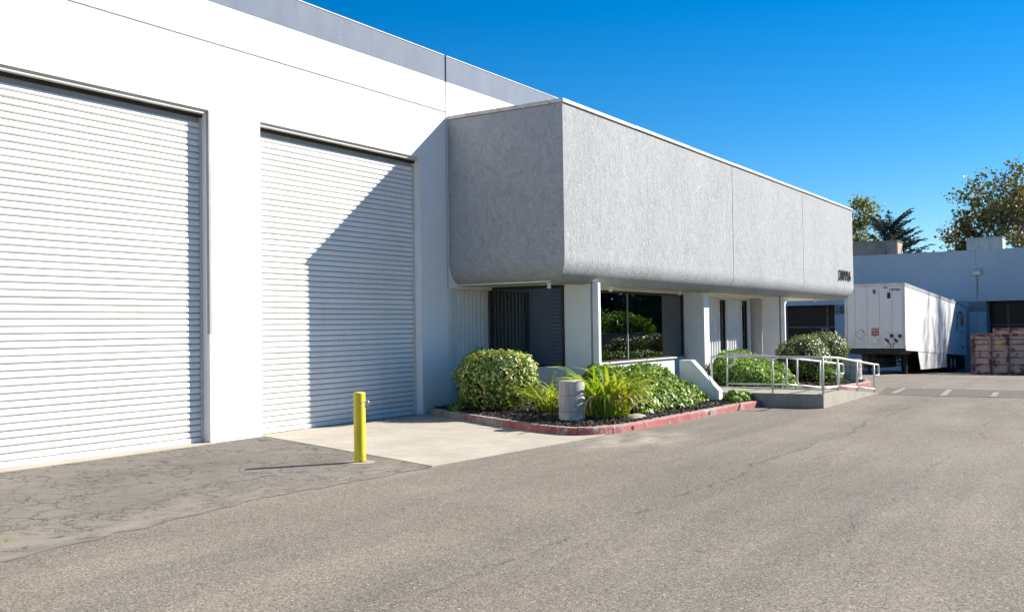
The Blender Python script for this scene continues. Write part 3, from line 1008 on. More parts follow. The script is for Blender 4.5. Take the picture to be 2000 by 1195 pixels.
def kerb(name, pts, cuts, label, holes=()):
    line = catmull(pts, 10)
    L = [0]
    for a, b in zip(line[:-1], line[1:]): L.append(L[-1] + (b - a).length)

    def at(s):
        s = min(max(s, 0), L[-1])
        for i in range(len(L) - 1):
            if L[i + 1] >= s:
                t = (s - L[i]) / max(1e-9, L[i + 1] - L[i])
                p = line[i].lerp(line[i + 1], t)
                d = (line[min(i + 2, len(line) - 1)] - line[max(i - 1, 0)]).normalized()
                return p, d
    root = bpy.data.objects.new(name, None)
    COL.objects.link(root)
    root.location = (line[0].x, line[0].y, 0)
    ORG[root.as_pointer()] = Vector((0, 0, 0))
    root.location = (0, 0, 0)
    tag(root, kind='structure')
    cs = [0] + [c for c in cuts if c < L[-1]] + [L[-1]]
    for a, b in zip(cs[:-1], cs[1:]):
        a2, b2 = a + 0.006, b - 0.006
        n = max(2, int((b2 - a2) / 0.12))
        m = MB()
        sec = [(0.0, -0.06), (0.012, 0.10), (0.03, 0.122), (0.145, 0.125), (0.152, 0.118), (0.152, -0.06)]
        jz, jo = random.uniform(-0.006, 0.004), random.uniform(-0.006, 0.006)
        for i in range(n + 1):
            p, d = at(a2 + (b2 - a2) * i / n)
            nx = Vector((-d.y, d.x))     # inward (left of travel)
            for o, z in sec:
                m.v.append((p.x + nx.x * (o + jo), p.y + nx.y * (o + jo), z + (jz if z > 0 else 0)))
        k = len(sec)
        for i in range(n):
            for q in range(k - 1):
                m.f.append((i * k + q, i * k + q + 1, (i + 1) * k + q + 1, (i + 1) * k + q)[::-1])
                m.m.append(1 if q in (0, 1) else 0)
        m.f += [tuple(range(k)), tuple(range(n * k, n * k + k))[::-1]]
        m.m += [0, 0]
        m.build('kerb_stone', [M['kerbc'], M['red']], root)
    for s in holes:
        p, d = at(s)
        nx = Vector((-d.y, d.x))
        m = MB()
        c = Vector((p.x, p.y, 0.05)) + Vector((nx.x, nx.y, 0)) * 0.03
        m.tube([c, c - Vector((nx.x, nx.y, 0)) * 0.034], 0.032, 10)
        m.build('drain_pipe', M['dark'], root)
    return root


K1 = [(0.06, 15.0), (0.5, 14.76), (1.43, 14.22), (2.98, 13.41), (4.0, 13.02), (4.45, 13.0), (4.74, 13.35), (4.90, 14.2), (4.96, 15.5), (5.04, 17.3), (5.22, 19.22)]
kerb('kerb', K1, [0.95, 2.3, 3.9, 4.85, 5.5, 6.35, 8.0, 9.7], 'red', holes=(6.0, 8.9))
K2 = [(5.20, 23.9), (5.50, 24.6), (5.66, 25.6), (5.66, 26.6), (5.42, 27.5), (4.8, 28.3), (3.8, 28.9), (2.2, 29.2)]
kerb('kerb', K2, [0.9, 2.0, 3.4, 4.8], 'red2')
# mulch beds
def bed(name, poly, z, label):
    bm = bmesh.new()
    vs = [bm.verts.new((p[0], p[1], z)) for p in poly]
    bm.faces.new(vs)
    bmesh.ops.triangulate(bm, faces=bm.faces[:])
    for _ in range(4):
        bmesh.ops.subdivide_edges(bm, edges=[e for e in bm.edges if e.calc_length() > 0.3], cuts=1)
    for v in bm.verts:
        v.co.z += 0.02 * math.sin(v.co.x * 3.1 + 1) * math.sin(v.co.y * 2.7)
    me = bpy.data.meshes.new(name)
    bm.to_mesh(me)
    bm.free()
    me.materials.append(M['mulch'])
    o = bpy.data.objects.new(name, me)
    COL.objects.link(o)
    return tag(o, kind='structure')


inner = [(p.x, p.y) for p in catmull([(0.12, 15.1), (0.55, 14.88), (1.5, 14.34), (3.05, 13.52), (4.0, 13.14), (4.42, 13.13), (4.62, 13.4), (4.78, 14.2), (4.84, 15.5), (4.92, 17.3), (5.08, 19.2)], 4)]
bed('mulch_bed', inner + [(3.9, 19.22), (3.9, 23.7), (1.6, 23.7), (1.6, 17.5), (-0.1, 17.4), (-0.1, 15.2)], 0.10, '')
bed('mulch_bed', [(5.1, 23.9), (5.36, 24.6), (5.52, 25.6), (5.52, 26.6), (5.30, 27.4), (4.7, 28.2), (3.7, 28.75), (2.2, 29.1), (1.6, 30.2), (1.6, 24.3), (3.9, 20.9), (5.25, 20.9)], 0.10, '')


def inpoly(x, y, poly):
    c = False
    for i in range(len(poly)):
        (x1, y1), (x2, y2) = poly[i], poly[i - 1]
        if (y1 > y) != (y2 > y) and x < (x2 - x1) * (y - y1) / (y2 - y1) + x1: c = not c
    return c


def chips(name, n, poly, label):
    m = MB()
    x0, x1 = min(p[0] for p in poly), max(p[0] for p in poly)
    y0, y1 = min(p[1] for p in poly), max(p[1] for p in poly)
    while n > 0:
        x, y = random.uniform(x0, x1), random.uniform(y0, y1)
        if not inpoly(x, y, poly): continue
        n -= 1
        R = Matrix.Rotation(random.uniform(0, 6.28), 3, 'Z') @ Matrix.Rotation(random.uniform(-0.6, 0.6), 3, 'X') @ Matrix.Rotation(random.uniform(-0.5, 0.5), 3, 'Y')
        a, b, c = random.uniform(0.02, 0.06), random.uniform(0.008, 0.022), random.uniform(0.004, 0.012)
        o = Vector((x, y, 0.115 + random.uniform(0, 0.025)))
        m.add([o + R @ Vector(p) for p in ((-a, -b, -c), (a, -b * 0.5, -c), (a * 0.8, b, -c), (-a * 0.9, b * 0.7, -c), (-a, -b, c), (a, -b * 0.5, c), (a * 0.8, b, c), (-a * 0.9, b * 0.7, c))],
              [(3, 2, 1, 0), (4, 5, 6, 7), (0, 1, 5, 4), (1, 2, 6, 5), (2, 3, 7, 6), (3, 0, 4, 7)])
    return tag(m.build(name, M['mulch']), label, 'mulch', kind='stuff')


chips('bark_chips', 6500, inner + [(4.4, 19.06), (3.6, 17.5), (2.5, 15.8), (1.0, 16.8), (0.2, 16.5), (0.0, 15.3)], 'dark bark chips spread under the shrubs inside the red kerb')
chips('bark_chips', 2200, [(5.1, 23.9), (5.36, 24.6), (5.5, 25.6), (5.5, 26.6), (5.2, 27.4), (4.0, 26.0), (4.0, 24.0), (4.4, 21.2), (5.2, 21.0)], 'dark bark chips below the two grey-green bushes behind the ramp')

# landing and ramp
LX0, LX1, LY0, LY1, LZ = 3.95, 6.43, 19.23, 20.72, 0.27
m = MB()
m.prism([(LX0, LY0), (LX1, LY0), (LX1, LY1), (LX0, LY1)], 'z', -0.05, LZ)
ra = m.build('entrance_ramp', M['rampc'])
tag(ra, kind='structure')
m = MB()
m.add([(5.32, LY1 + 0.004, -0.05), (LX1, LY1 + 0.004, -0.05), (LX1, 23.9, -0.05), (5.32, 23.9, -0.05), (5.32, LY1 + 0.004, LZ - 0.002), (LX1, LY1 + 0.004, LZ - 0.002), (LX1, 23.9, 0.006), (5.32, 23.9, 0.006)],
      [(3, 2, 1, 0), (4, 5, 6, 7), (0, 1, 5, 4), (1, 2, 6, 5), (2, 3, 7, 6), (3, 0, 4, 7)])
m.build('ramp_slab', M['rampc'], ra)
# sloped cheek wall
m = MB()
m.prism([(3.66, 0.0), (4.50, 0.0), (4.50, 0.33), (3.92, 0.94), (3.66, 0.94)], 'y', 18.72, 18.93)
tag(m.build('wing_wall', M['sill'], bevel=0.012), 'low white wing wall with sloped top beside the leafy hedge', 'wall', kind='thing')


def arc_pts(pts, r=0.05):
    """round the corners of a polyline"""
    P = [Vector(p) for p in pts]
    out = [P[0]]
    for a, b, c in zip(P[:-2], P[1:-1], P[2:]):
        d1, d2 = (a - b).normalized(), (c - b).normalized()
        rr = min(r, (a - b).length / 2.2, (c - b).length / 2.2)
        p, q = b + d1 * rr, b + d2 * rr
        out += [p, p.lerp(b, 0.5).lerp(b.lerp(q, 0.5), 0.5), q]
    out.append(P[-1])
    return out


def rampz(y):
    return LZ if y < LY1 else max(0, LZ * (23.9 - y) / (23.9 - LY1))


def handrail(name, label, path, posts, rh=0.71):
    """path: list of (x,y,z of rail top)"""
    root = thing(name, (posts[0][0], posts[0][1], posts[0][2]), label, 'handrail', 'white pipe handrails of the ramp')
    m = MB(); m.tube(arc_pts(path, 0.07), 0.023, 10); m.build('top_rail', M['railw'], root, smooth=True)
    lo = [(p[0], p[1], p[2]) for p in posts]
    for a, b in zip(posts[:-1], posts[1:]):
        m = MB(); m.tube([(a[0], a[1], a[2] + 0.09), (b[0], b[1], b[2] + 0.09)], 0.018, 8); m.build('bottom_rail', M['railw'], root, smooth=True)
    for p in posts:
        m = MB(); m.tube([(p[0], p[1], p[2] - 0.02), (p[0], p[1], p[3] - 0.01)], 0.020, 10)
        o = m.build('post', M['railw'], root, smooth=True)
    return root


e = 6.40
handrail('handrail', 'white pipe handrail along the near edge and outer side of the ramp',
         [(4.12, 19.33, 0.6), (4.12, 19.33, 1.0), (5.4, 19.33, 0.985), (e, 19.33, 0.985), (e, 20.45, 0.94), (e, 23.65, 0.68), (e, 24.15, 0.65), (e, 24.15, 0.40), (e, 23.68, 0.42)],
         [(4.12, 19.33, LZ, 1.0), (5.40, 19.33, LZ, 0.985), (e, 19.33, LZ, 0.985), (e, 20.43, LZ, 0.94), (e, 22.05, rampz(22.05), 0.81), (e, 23.66, rampz(23.66), 0.68)])
i = 5.36
handrail('handrail', 'white pipe handrail along the planter side of the ramp, behind the near one',
         [(3.98, 20.6, 0.74), (4.15, 20.6, 0.76), (4.15, 20.6, 1.02), (3.98, 20.6, 1.02), (5.30, 20.6, 0.93), (i, 20.7, 0.92), (i, 22.95, 0.77), (i, 24.6, 0.65), (i, 25.05, 0.62), (i, 25.05, 0.38), (i, 24.62, 0.40)],
         [(3.98, 20.6, LZ, 1.03), (5.30, 20.6, LZ, 0.93), (i, 21.15, rampz(21.15), 0.89), (i, 22.95, rampz(22.95), 0.77), (i, 24.6, 0.0, 0.65)])

# ------------------------------------------------------------------ bollards
B = thing('steel_bollard', (3.41, 9.24, 0), 'yellow steel pipe bollard on the asphalt in front of the roll-up doors', 'bollard')
m = MB()
m.lathe([(0.073, -0.05), (0.073, 0.855), (0.071, 0.866), (0.060, 0.874), (0.03, 0.880), (0.0, 0.881)], (3.41, 9.24, 0), 32)
m.build('pipe', M['yellow'], B, smooth=True).modifiers.new('es', 'EDGE_SPLIT').split_angle = math.radians(50)
m = MB()
c = Vector((3.41, 9.24, 0.735))
side = Vector((0.84, 0.54, 0))
m.tube(arc_pts([c + Vector((0.045, -0.06, -0.05)), c + Vector((0.06, -0.045, 0.0)), c + side * 0.085 + Vector((0, 0, 0.035)), c + side * 0.115 + Vector((0, 0, 0.02)), c + side * 0.115 + Vector((0, 0, -0.02)), c + side * 0.09 + Vector((0, 0, -0.03))], 0.015), 0.011, 8)
m.build('chain_hook', M['steel'], B, smooth=True)
m = MB()
m.lathe([(0.19, -0.01), (0.185, 0.008), (0.10, 0.012), (0.0, 0.012)], (3.41, 9.24, 0), 20)
m.build('concrete_footing', M['kerbc'], B)


def conc_bollard(x, y, z0, r, h, label):
    B = thing('concrete_bollard', (x, y, z0), label, 'bollard', 'stout round concrete bollards')
    zs = [0, h * 0.36, h * 0.70, h]
    for k in range(3):
        m = MB()
        a, b = zs[k], zs[k + 1] - (0.006 if k < 2 else 0)
        rr = r + (0.002 if k == 1 else 0)
        pr = [(rr, a - (0.1 if k == 0 else 0)), (rr, b - 0.004), (rr - 0.004, b)] if k < 2 else [(rr, a), (rr, b - 0.03), (rr - 0.009, b - 0.009), (rr - 0.03, b), (0, b + 0.004)]
        m.lathe(pr, (x, y, z0), 36)
        o = m.build('cast_ring', M['bolc'], B, smooth=True)
        o.modifiers.new('es', 'EDGE_SPLIT').split_angle = math.radians(45)


conc_bollard(3.75, 14.04, 0.0, 0.215, 0.77, 'stained grey concrete bollard at the planter corner by the strap-leaved plants')
conc_bollard(5.12, 26.95, 0.0, 0.24, 0.67, 'grey concrete bollard behind the ramp handrails')

# splash block beside the kerb
m = MB()
bm = bmesh.new()
bmesh.ops.create_icosphere(bm, subdivisions=2, radius=1)
for v in bm.verts:
    v.co = Vector((v.co.x * 0.16, v.co.y * 0.26, v.co.z * 0.075)) * random.uniform(0.88, 1.08)
m.add([(v.co.x + 4.56, v.co.y + 14.75, v.co.z + 0.13) for v in bm.verts], [tuple(v.index for v in f.verts) for f in bm.faces])
bm.free()
tag(m.build('stone', M['stone']), 'pale flat stone lying on mulch behind the red kerb', 'stone')

# ------------------------------------------------------------------ vegetation helpers
def leaf_mesh(name, P, N, size, mat, parent=None, asp=0.55, fold=0.18, tang=None):
    n = len(P)
    N = N / np.linalg.norm(N, axis=1, keepdims=True)
    if tang is None:
        tang = RNG.normal(size=(n, 3))
    T = tang - N * (tang * N).sum(1, keepdims=True)
    T /= np.linalg.norm(T, axis=1, keepdims=True) + 1e-9
    Bt = np.cross(N, T)
    s = size.reshape(-1, 1)
    v = np.empty((n, 4, 3))
    v[:, 0] = P - T * s * 0.5
    v[:, 1] = P + Bt * s * asp * 0.5 + N * s * fold
    v[:, 2] = P + T * s * 0.5
    v[:, 3] = P - Bt * s * asp * 0.5 + N * s * fold
    o = ORG.get(parent.as_pointer(), Vector((0, 0, 0))) if parent is not None else Vector((0, 0, 0))
    v = v.reshape(-1, 3) - np.array(o)
    me = bpy.data.meshes.new(name)
    me.vertices.add(n * 4)
    me.vertices.foreach_set('co', v.ravel())
    me.loops.add(n * 6)
    base = np.arange(n).reshape(-1, 1) * 4
    me.loops.foreach_set('vertex_index', (base + np.array([0, 2, 1, 0, 3, 2])).ravel())
    me.polygons.add(n * 2)
    me.polygons.foreach_set('loop_start', np.arange(n * 2) * 3)
    me.polygons.foreach_set('loop_total', np.full(n * 2, 3))
    me.update(calc_edges=True)
    me.materials.append(mat)
    ob = bpy.data.objects.new(name, me)
    COL.objects.link(ob)
    if parent is not None: ob.parent = parent
    return ob


def lump(d, seed, amp=0.12, fr=2.5):
    rs = np.random.default_rng(seed)
    out = np.zeros(len(d))
    for k in range(6):
        a = rs.normal(size=3) * fr * (1 + 0.5 * k)
        out += np.sin(d @ a + rs.uniform(0, 6.28)) / (1 + 0.6 * k)
    return 1 + amp * out / 1.8


def blob_leaves(c, r, n, seed, pw=2.6, amp=0.09, zmin=-1.0, inner=0.78):
    """points and normals on the skin of a lumpy superellipsoid"""
    rs = np.random.default_rng(seed)
    d = rs.normal(size=(n * 2, 3))
    d /= np.linalg.norm(d, axis=1, keepdims=True)
    d = d[d[:, 2] > zmin][:n]
    q = (np.abs(d) ** pw).sum(1) ** (-1 / pw)
    rad = q * lump(d, seed, amp) * (1 - (1 - inner) * rs.random(len(d)) ** 1.8)
    rad *= 1 + 0.05 * (rs.random(len(d)) ** 6) * 2
    P = d * rad[:, None] * np.array(r) + np.array(c)
    N = d / np.array(r) + rs.normal(size=d.shape) * 0.55
    return P, N


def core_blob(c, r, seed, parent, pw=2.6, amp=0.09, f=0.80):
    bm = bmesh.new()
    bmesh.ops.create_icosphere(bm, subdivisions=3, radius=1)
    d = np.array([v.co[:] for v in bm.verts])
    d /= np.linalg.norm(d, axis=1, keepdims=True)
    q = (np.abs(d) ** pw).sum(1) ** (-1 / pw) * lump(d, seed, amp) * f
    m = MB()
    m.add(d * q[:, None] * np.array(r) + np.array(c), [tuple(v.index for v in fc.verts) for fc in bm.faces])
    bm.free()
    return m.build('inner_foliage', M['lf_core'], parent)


def shrub(name, label, c, r, n, mat, size, seed, group=None, z0=0.1, pw=2.6, amp=0.09, asp=0.6, stems=5):
    root = thing(name, (c[0], c[1], z0), label, 'shrub', group)
    P, N = blob_leaves(c, r, n, seed, pw, amp)
    keep = P[:, 2] > z0 + 0.02
    P, N = P[keep], N[keep]
    s = size * RNG.uniform(0.65, 1.25, len(P))
    tag(leaf_mesh('foliage', P, N, s, mat, root, asp), kind='stuff')
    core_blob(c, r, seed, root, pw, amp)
    rs = random.Random(seed)
    m = MB()
    for k in range(stems):
        a = rs.uniform(0, 6.28)
        m.tube([(c[0] + 0.06 * math.cos(a), c[1] + 0.06 * math.sin(a), z0 - 0.03), (c[0] + r[0] * 0.35 * math.cos(a), c[1] + r[1] * 0.35 * math.sin(a), c[2])], [0.02, 0.008], 6)
    m.build('stem', M['bark'], root)
    return root


shrub('round_shrub', 'clipped round shrub with pale variegated leaves beside the second roll-up door', (1.46, 15.25, 0.68), (0.72, 0.66, 0.53), 4800, M['lf_varieg'], 0.085, 3, pw=2.9)
shrub('weed_shrub', 'small leafy green sprig in mulch under the round variegated shrub', (0.95, 14.72, 0.19), (0.2, 0.16, 0.12), 90, M['lf_hedge'], 0.07, 5, amp=0.3)
shrub('grey_green_bush', 'rounded grey-green bush nearest the ramp, beside the last pier', (4.02, 26.3, 0.66), (0.66, 0.9, 0.64), 5200, M['lf_bush'], 0.075, 8, 'grey-green bushes behind the ramp', pw=2.4)
shrub('grey_green_bush', 'rounded grey-green bush behind its twin, in front of white trailer', (4.02, 28.2, 0.82), (0.66, 0.75, 0.53), 4600, M['lf_bush'], 0.075, 9, 'grey-green bushes behind the ramp', pw=2.4)
shrub('low_green_plant', 'low bright green plant at the foot of the grey-green bushes', (4.75, 25.9, 0.24), (0.34, 0.4, 0.2), 700, M['lf_ivy'], 0.07, 14, amp=0.25)


def hedge(name, label, cat, poly, hfun, n, mat, size, z0, seed):
    """leafy mass over a plan polygon with height hfun(x,y)"""
    rs = random.Random(seed)
    x0, x1 = min(p[0] for p in poly), max(p[0] for p in poly)
    y0, y1 = min(p[1] for p in poly), max(p[1] for p in poly)
    root = thing(name, ((x0 + x1) / 2, (y0 + y1) / 2, z0), label, cat)
    P, N = [], []
    while len(P) < n:
        x, y = rs.uniform(x0, x1), rs.uniform(y0, y1)
        if not inpoly(x, y, poly): continue
        h = hfun(x, y)
        if h < 0.03: continue
        e_ = 0.05
        gx, gy = (hfun(x + e_, y) - hfun(x - e_, y)) / (2 * e_), (hfun(x, y + e_) - hfun(x, y - e_)) / (2 * e_)
        k = math.sqrt(1 + gx * gx + gy * gy)
        for _ in range(min(6, max(1, int(k + rs.random())))):
            t = rs.random() ** 2.5
            P.append((x + rs.uniform(-0.03, 0.03), y + rs.uniform(-0.03, 0.03), z0 + max(0.02, h * (1 - 0.35 * t) + rs.uniform(-0.04, 0.05) - (rs.random() * h * 0.5 if k > 2.5 else 0))))
            N.append((-gx / k + rs.gauss(0, 0.5), -gy / k + rs.gauss(0, 0.5), 1 / k + 0.15 + rs.gauss(0, 0.45)))
    P, N = np.array(P), np.array(N)
    tag(leaf_mesh('foliage', P, N, size * RNG.uniform(0.65, 1.3, len(P)), mat, root, 0.75), kind='stuff')
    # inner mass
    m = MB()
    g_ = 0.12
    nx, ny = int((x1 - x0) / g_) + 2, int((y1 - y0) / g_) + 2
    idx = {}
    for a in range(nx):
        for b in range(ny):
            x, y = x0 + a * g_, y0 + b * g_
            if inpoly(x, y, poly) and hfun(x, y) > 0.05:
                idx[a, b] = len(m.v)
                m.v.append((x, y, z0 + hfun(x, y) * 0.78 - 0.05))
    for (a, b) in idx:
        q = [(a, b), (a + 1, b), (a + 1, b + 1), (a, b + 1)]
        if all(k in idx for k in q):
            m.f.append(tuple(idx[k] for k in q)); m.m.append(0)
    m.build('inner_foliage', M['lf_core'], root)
    return root


def dist_edge(x, y, poly):
    best = 9
    for i in range(len(poly)):
        a, b = Vector(poly[i]), Vector(poly[i - 1])
        p = Vector((x, y)); ab = b - a
        t = max(0, min(1, (p - a).dot(ab) / ab.length_squared))
        best = min(best, (a + ab * t - p).length)
    return best


def bumpy(x, y, a=0.06):
    return a * (math.sin(x * 5.1 + y * 2.3) + math.sin(y * 6.3 - x * 3.7 + 1.0) + 0.6 * math.sin(x * 11 + y * 9)) / 2


HP = [(1.75, 17.9), (3.0, 15.6), (3.9, 15.1), (4.42, 15.2), (4.52, 17.0), (4.36, 18.5), (1.8, 18.62)]


def h1(x, y):
    if not inpoly(x, y, HP): return 0
    d = dist_edge(x, y, HP)
    return (0.70 - max(0, x - 3.45) * (0.30 + 0.25 * max(0, y - 16.5) / 2) + bumpy(x, y, 0.07)) * min(1, (d / 0.26)) ** 0.45


hedge('leafy_hedge', 'glossy leafy green hedge under the large office window', 'hedge', HP, h1, 11500, M['lf_hedge'], 0.085, 0.10, 21)
IP = [(3.42, 20.95), (3.9, 20.85), (5.15, 20.95), (5.2, 22.0), (4.6, 23.6), (3.3, 24.9), (2.0, 25.8), (1.95, 24.75)]


def h2(x, y):
    if not inpoly(x, y, IP): return 0
    d = dist_edge(x, y, IP)
    top = 0.80 - 0.26 * max(0, x - 3.3) + bumpy(x, y, 0.06)
    return max(0.12, top) * min(1, d / 0.3) ** 0.5


hedge('ivy_mound', 'mounded light green ivy between the office wall and the ramp handrails', 'ivy', IP, h2, 10000, M['lf_ivy'], 0.08, 0.10, 22)
LP = [(4.6, 18.7), (4.92, 18.35), (5.06, 19.2), (4.56, 19.22)]


def h3(x, y):
    if not inpoly(x, y, LP): return 0
    return (0.17 + bumpy(x, y, 0.04)) * min(1, dist_edge(x, y, LP) / 0.12) ** 0.5


hedge('low_ivy', 'low patch of ivy between the wing wall and the ramp landing', 'ivy', LP, h3, 900, M['lf_ivy'], 0.085, 0.10, 23)


def blade_mesh(L, wd, rise, droop, seed):
    rs = random.Random(seed)
    n = 8
    pts = []
    ang = rise
    x = z = 0.0
    vs, fs = [], []
    tw = rs.uniform(-0.25, 0.25)
    for i in range(n + 1):
        t = i / n
        wv = wd * (0.55 + 0.45 * min(1, t * 3)) * (1 - max(0, (t - 0.55) / 0.45) ** 1.6) * 0.5 + 0.001
        y = tw * t * t * L * 0.5
        vs += [(x, y - wv, z + wv * 0.45), (x, y, z), (x, y + wv, z + wv * 0.45)]
        x += math.cos(ang) * L / n
        z += math.sin(ang) * L / n
        ang -= droop / n * (0.4 + 1.4 * t)
    for i in range(n):
        a = i * 3
        fs += [(a, a + 1, a + 4, a + 3), (a + 1, a + 2, a + 5, a + 4)]
    me = bpy.data.meshes.new('blade')
    me.from_pydata(vs, [], fs)
    me.polygons.foreach_set('use_smooth', [True] * len(fs))
    return me


BL = []
for k in range(16):
    me = blade_mesh(random.uniform(0.62, 0.95), random.uniform(0.034, 0.05), random.uniform(1.0, 1.5), random.uniform(1.3, 2.8), k)
    me.materials.append(M['blade'] if k % 5 < 2 else M['blade2'])
    BL.append(me)
DR = []
for k in range(5):
    me = blade_mesh(random.uniform(0.45, 0.7), 0.03, random.uniform(0.9, 1.3), random.uniform(3.0, 4.2), 50 + k)
    me.materials.append(M['dry'])
    DR.append(me)


def lily(name, label, c, spread, n, sc, dry, seed):
    rs = random.Random(seed)
    root = thing(name, c, label, 'plant', 'strap-leaved clumps in the corner planter')
    for k in range(n):
        isd = k < dry
        me = rs.choice(DR if isd else BL)
        o = bpy.data.objects.new('dry_blade' if isd else 'blade', me)
        COL.objects.link(o)
        o.parent = root
        a = rs.uniform(0, 6.283)
        rr = spread * math.sqrt(rs.random())
        if isd: rr *= 0.9
        o.location = (rr * math.cos(a), rr * math.sin(a), -0.02 + (0.12 if isd else 0.0) + rs.uniform(0, 0.18) * (1 - rr / spread))
        o.rotation_euler = (rs.uniform(-0.1, 0.1), rs.uniform(-0.15, 0.12), a + rs.gauss(0, 0.7))
        s = sc * rs.uniform(0.75, 1.2)
        o.scale = (s, s, s)
    m = MB()
    for k in range(7):
        a = rs.uniform(0, 6.28); rr = spread * 0.7 * rs.random()
        m.tube([(c[0] + rr * math.cos(a), c[1] + rr * math.sin(a), c[2] - 0.03), (c[0] + rr * 1.2 * math.cos(a), c[1] + rr * 1.2 * math.sin(a), c[2] + 0.22 * sc)], [0.035, 0.022], 7)
    m.build('stalk', M['dry'], root)
    return root


lily('strap_leaf_plant', 'large bright green strap-leaved clump beside the near concrete bollard', (4.06, 14.78, 0.12), 0.36, 230, 1.22, 46, 4)
lily('strap_leaf_plant', 'smaller strap-leaved clump between the round shrub and the concrete bollard', (2.72, 15.25, 0.12), 0.32, 110, 0.9, 18, 6)
# weeds at the left edge of the cracked asphalt
wt = thing('weed_tuft', (3.85, 4.40, 0.0), 'small yellow-green weed tuft growing in the cracked asphalt', 'weed')
for k in range(22):
    o = bpy.data.objects.new('blade', random.choice(BL)); COL.objects.link(o); o.parent = wt
    a = random.uniform(0, 6.28)
    o.location = (0.07 * math.cos(a), 0.07 * math.sin(a), 0); o.rotation_euler = (0, 0.55, a); s = random.uniform(0.08, 0.16); o.scale = (s, s, s)

# ------------------------------------------------------------------ far building
BY = 64.2
gzb = gz(BY)
FB = thing('far_building', (5, BY, gzb), 'low pale blue warehouse across the lot with dark recessed openings', 'building')
fxz = lambda u, v, t: (u, BY - t, v)
OPZ = 2.83
OPN = [(-13.5, -4.9), (-0.3, 3.02), (3.95, 14.0), (18.0, 26.0)]
holed([-40, 3.455], [gzb - 0.3, 5.86], [(a, b, gzb - 0.3, OPZ) for a, b in OPN if b < 3.4], fxz, -0.25, 0.0).build('wall_panel', M['fwall'], FB)
holed([3.475, 60], [gzb - 0.3, 5.86], [(a, b, gzb - 0.3, OPZ) for a, b in OPN if a > 3.4], fxz, -0.25, 0.0).build('wall_panel', M['fwall'], FB)
m = MB(); m.box(3.44, 3.49, BY + 0.03, BY + 0.2, gzb, 5.8); m.build('joint_sealant', M['fgrey'], FB)
m = MB(); m.box(-40, 60, BY + 3.2, BY + 30, gzb - 0.3, 5.3); m.build('building_body', M['fwall'], FB)
m = MB(); m.box(-40, 60, BY + 0.25, BY + 3.2, OPZ + 0.9, OPZ + 1.1); m.build('porch_ceiling', M['fgrey'], FB)
m = MB(); m.box(-40, 60, BY - 0.03, BY + 0.30, 5.861, 5.90); m.build('parapet_cap', M['fwall'], FB)
for a, b in ((-4.897, -4.10), (3.023, 3.947)):
    m = MB(); m.box(a, b, BY - 0.012, BY - 0.002, OPZ - 0.62, OPZ - 0.01); m.build('grey_band', M['fgrey'], FB)
m = text_mb('5', 0.5, 0.01, (-4.46, BY - 0.026, OPZ - 0.50), (1, 0, 0), (0, 0, 1), (0, -1, 0), bold=0.01)
m.build('number_sign_digit', M['signred'], FB)
# recessed dark storefronts with mullions
for a, b in (OPN[0], OPN[2], OPN[3]):
    st = MB(); st.box(a - 0.5, b + 0.5, BY + 1.8, BY + 1.9, gzb, OPZ + 0.9)
    sf = st.build('storefront', M['fglass'], FB)
    x = b - 0.9 if a < 0 else a + 1.0
    step = -2.7 if a < 0 else 2.3
    while a < x < b:
        m = MB(); m.box(x - 0.07, x + 0.07, BY + 1.70, BY + 1.797, gzb, OPZ + 0.6); m.build('mullion', M['fmull'], sf)
        x += step
    for z, hh in ((1.35, 0.10), (0.25, 0.35)):
        m = MB(); m.box(a - 0.4, b + 0.4, BY + 1.74, BY + 1.796, z, z + hh); m.build('transom', M['fmull'], sf)
    for q in (a, b):
        m = MB(); s0 = q - 0.2 if q == a else q; m.box(s0, s0 + 0.2, BY + 0.251, BY + 1.79, gzb - 0.1, OPZ + 0.9); m.build('reveal_wall', M['fwall'], FB)
# white logo strokes on the left storefront glass
lx, lz = -5.95, 1.28
m = MB()
for p, q in (((-0.34, 0.02), (0.18, 0.02)), ((-0.20, 0.0), (-0.27, -0.62)), ((-0.18, 0.0), (0.0, -0.62)), ((0.04, 0.0), (-0.10, -0.62)), ((0.06, -0.05), (0.22, -0.62)), ((0.24, 0.0), (0.40, -0.62)), ((0.30, -0.1), (0.2, -0.35))):
    m.tube([(lx + p[0], BY + 1.69, lz + p[1]), (lx + q[0], BY + 1.69, lz + q[1])], 0.018, 5)
m.build('window_logo', M['paper'], FB)
# dock roll-up door behind the trailer
dk = MB(); dk.box(-0.3, 3.02, BY + 0.2, BY + 0.25, gzb - 0.1, OPZ + 0.2)
dko = dk.build('dock_door', M['fwall'], FB)
s = MB(); s.prism([(BY + 0.198, 0.0), (BY + 0.16, 0.012), (BY + 0.165, 0.10), (BY + 0.198, 0.108)], 'x', -0.28, 3.0)
first = s.build('slat', M['fwall'], dko)
for k in range(36):
    o = first if k == 0 else link_copy(first, dko)
    o.location = (0, 0, gzb + k * 0.114)
# wall pack lamp with conduit
m = MB(); m.prism([(BY - 0.001, 4.36), (BY - 0.22, 4.42), (BY - 0.24, 4.60), (BY - 0.10, 4.78), (BY - 0.001, 4.78)], 'x', 3.26, 3.74); o = m.build('wall_lamp', M['trim'], FB, bevel=0.015)
m = MB(); m.prism([(BY - 0.20, 4.40), (BY - 0.245, 4.43), (BY - 0.262, 4.56), (BY - 0.22, 4.55)], 'x', 3.31, 3.69); m.build('lamp_lens', M['lamp'], o)
m = MB(); m.tube([(3.52, BY - 0.02, 4.37), (3.52, BY - 0.02, 3.2)], 0.018, 6); m.build('conduit', M['fgrey'], FB)


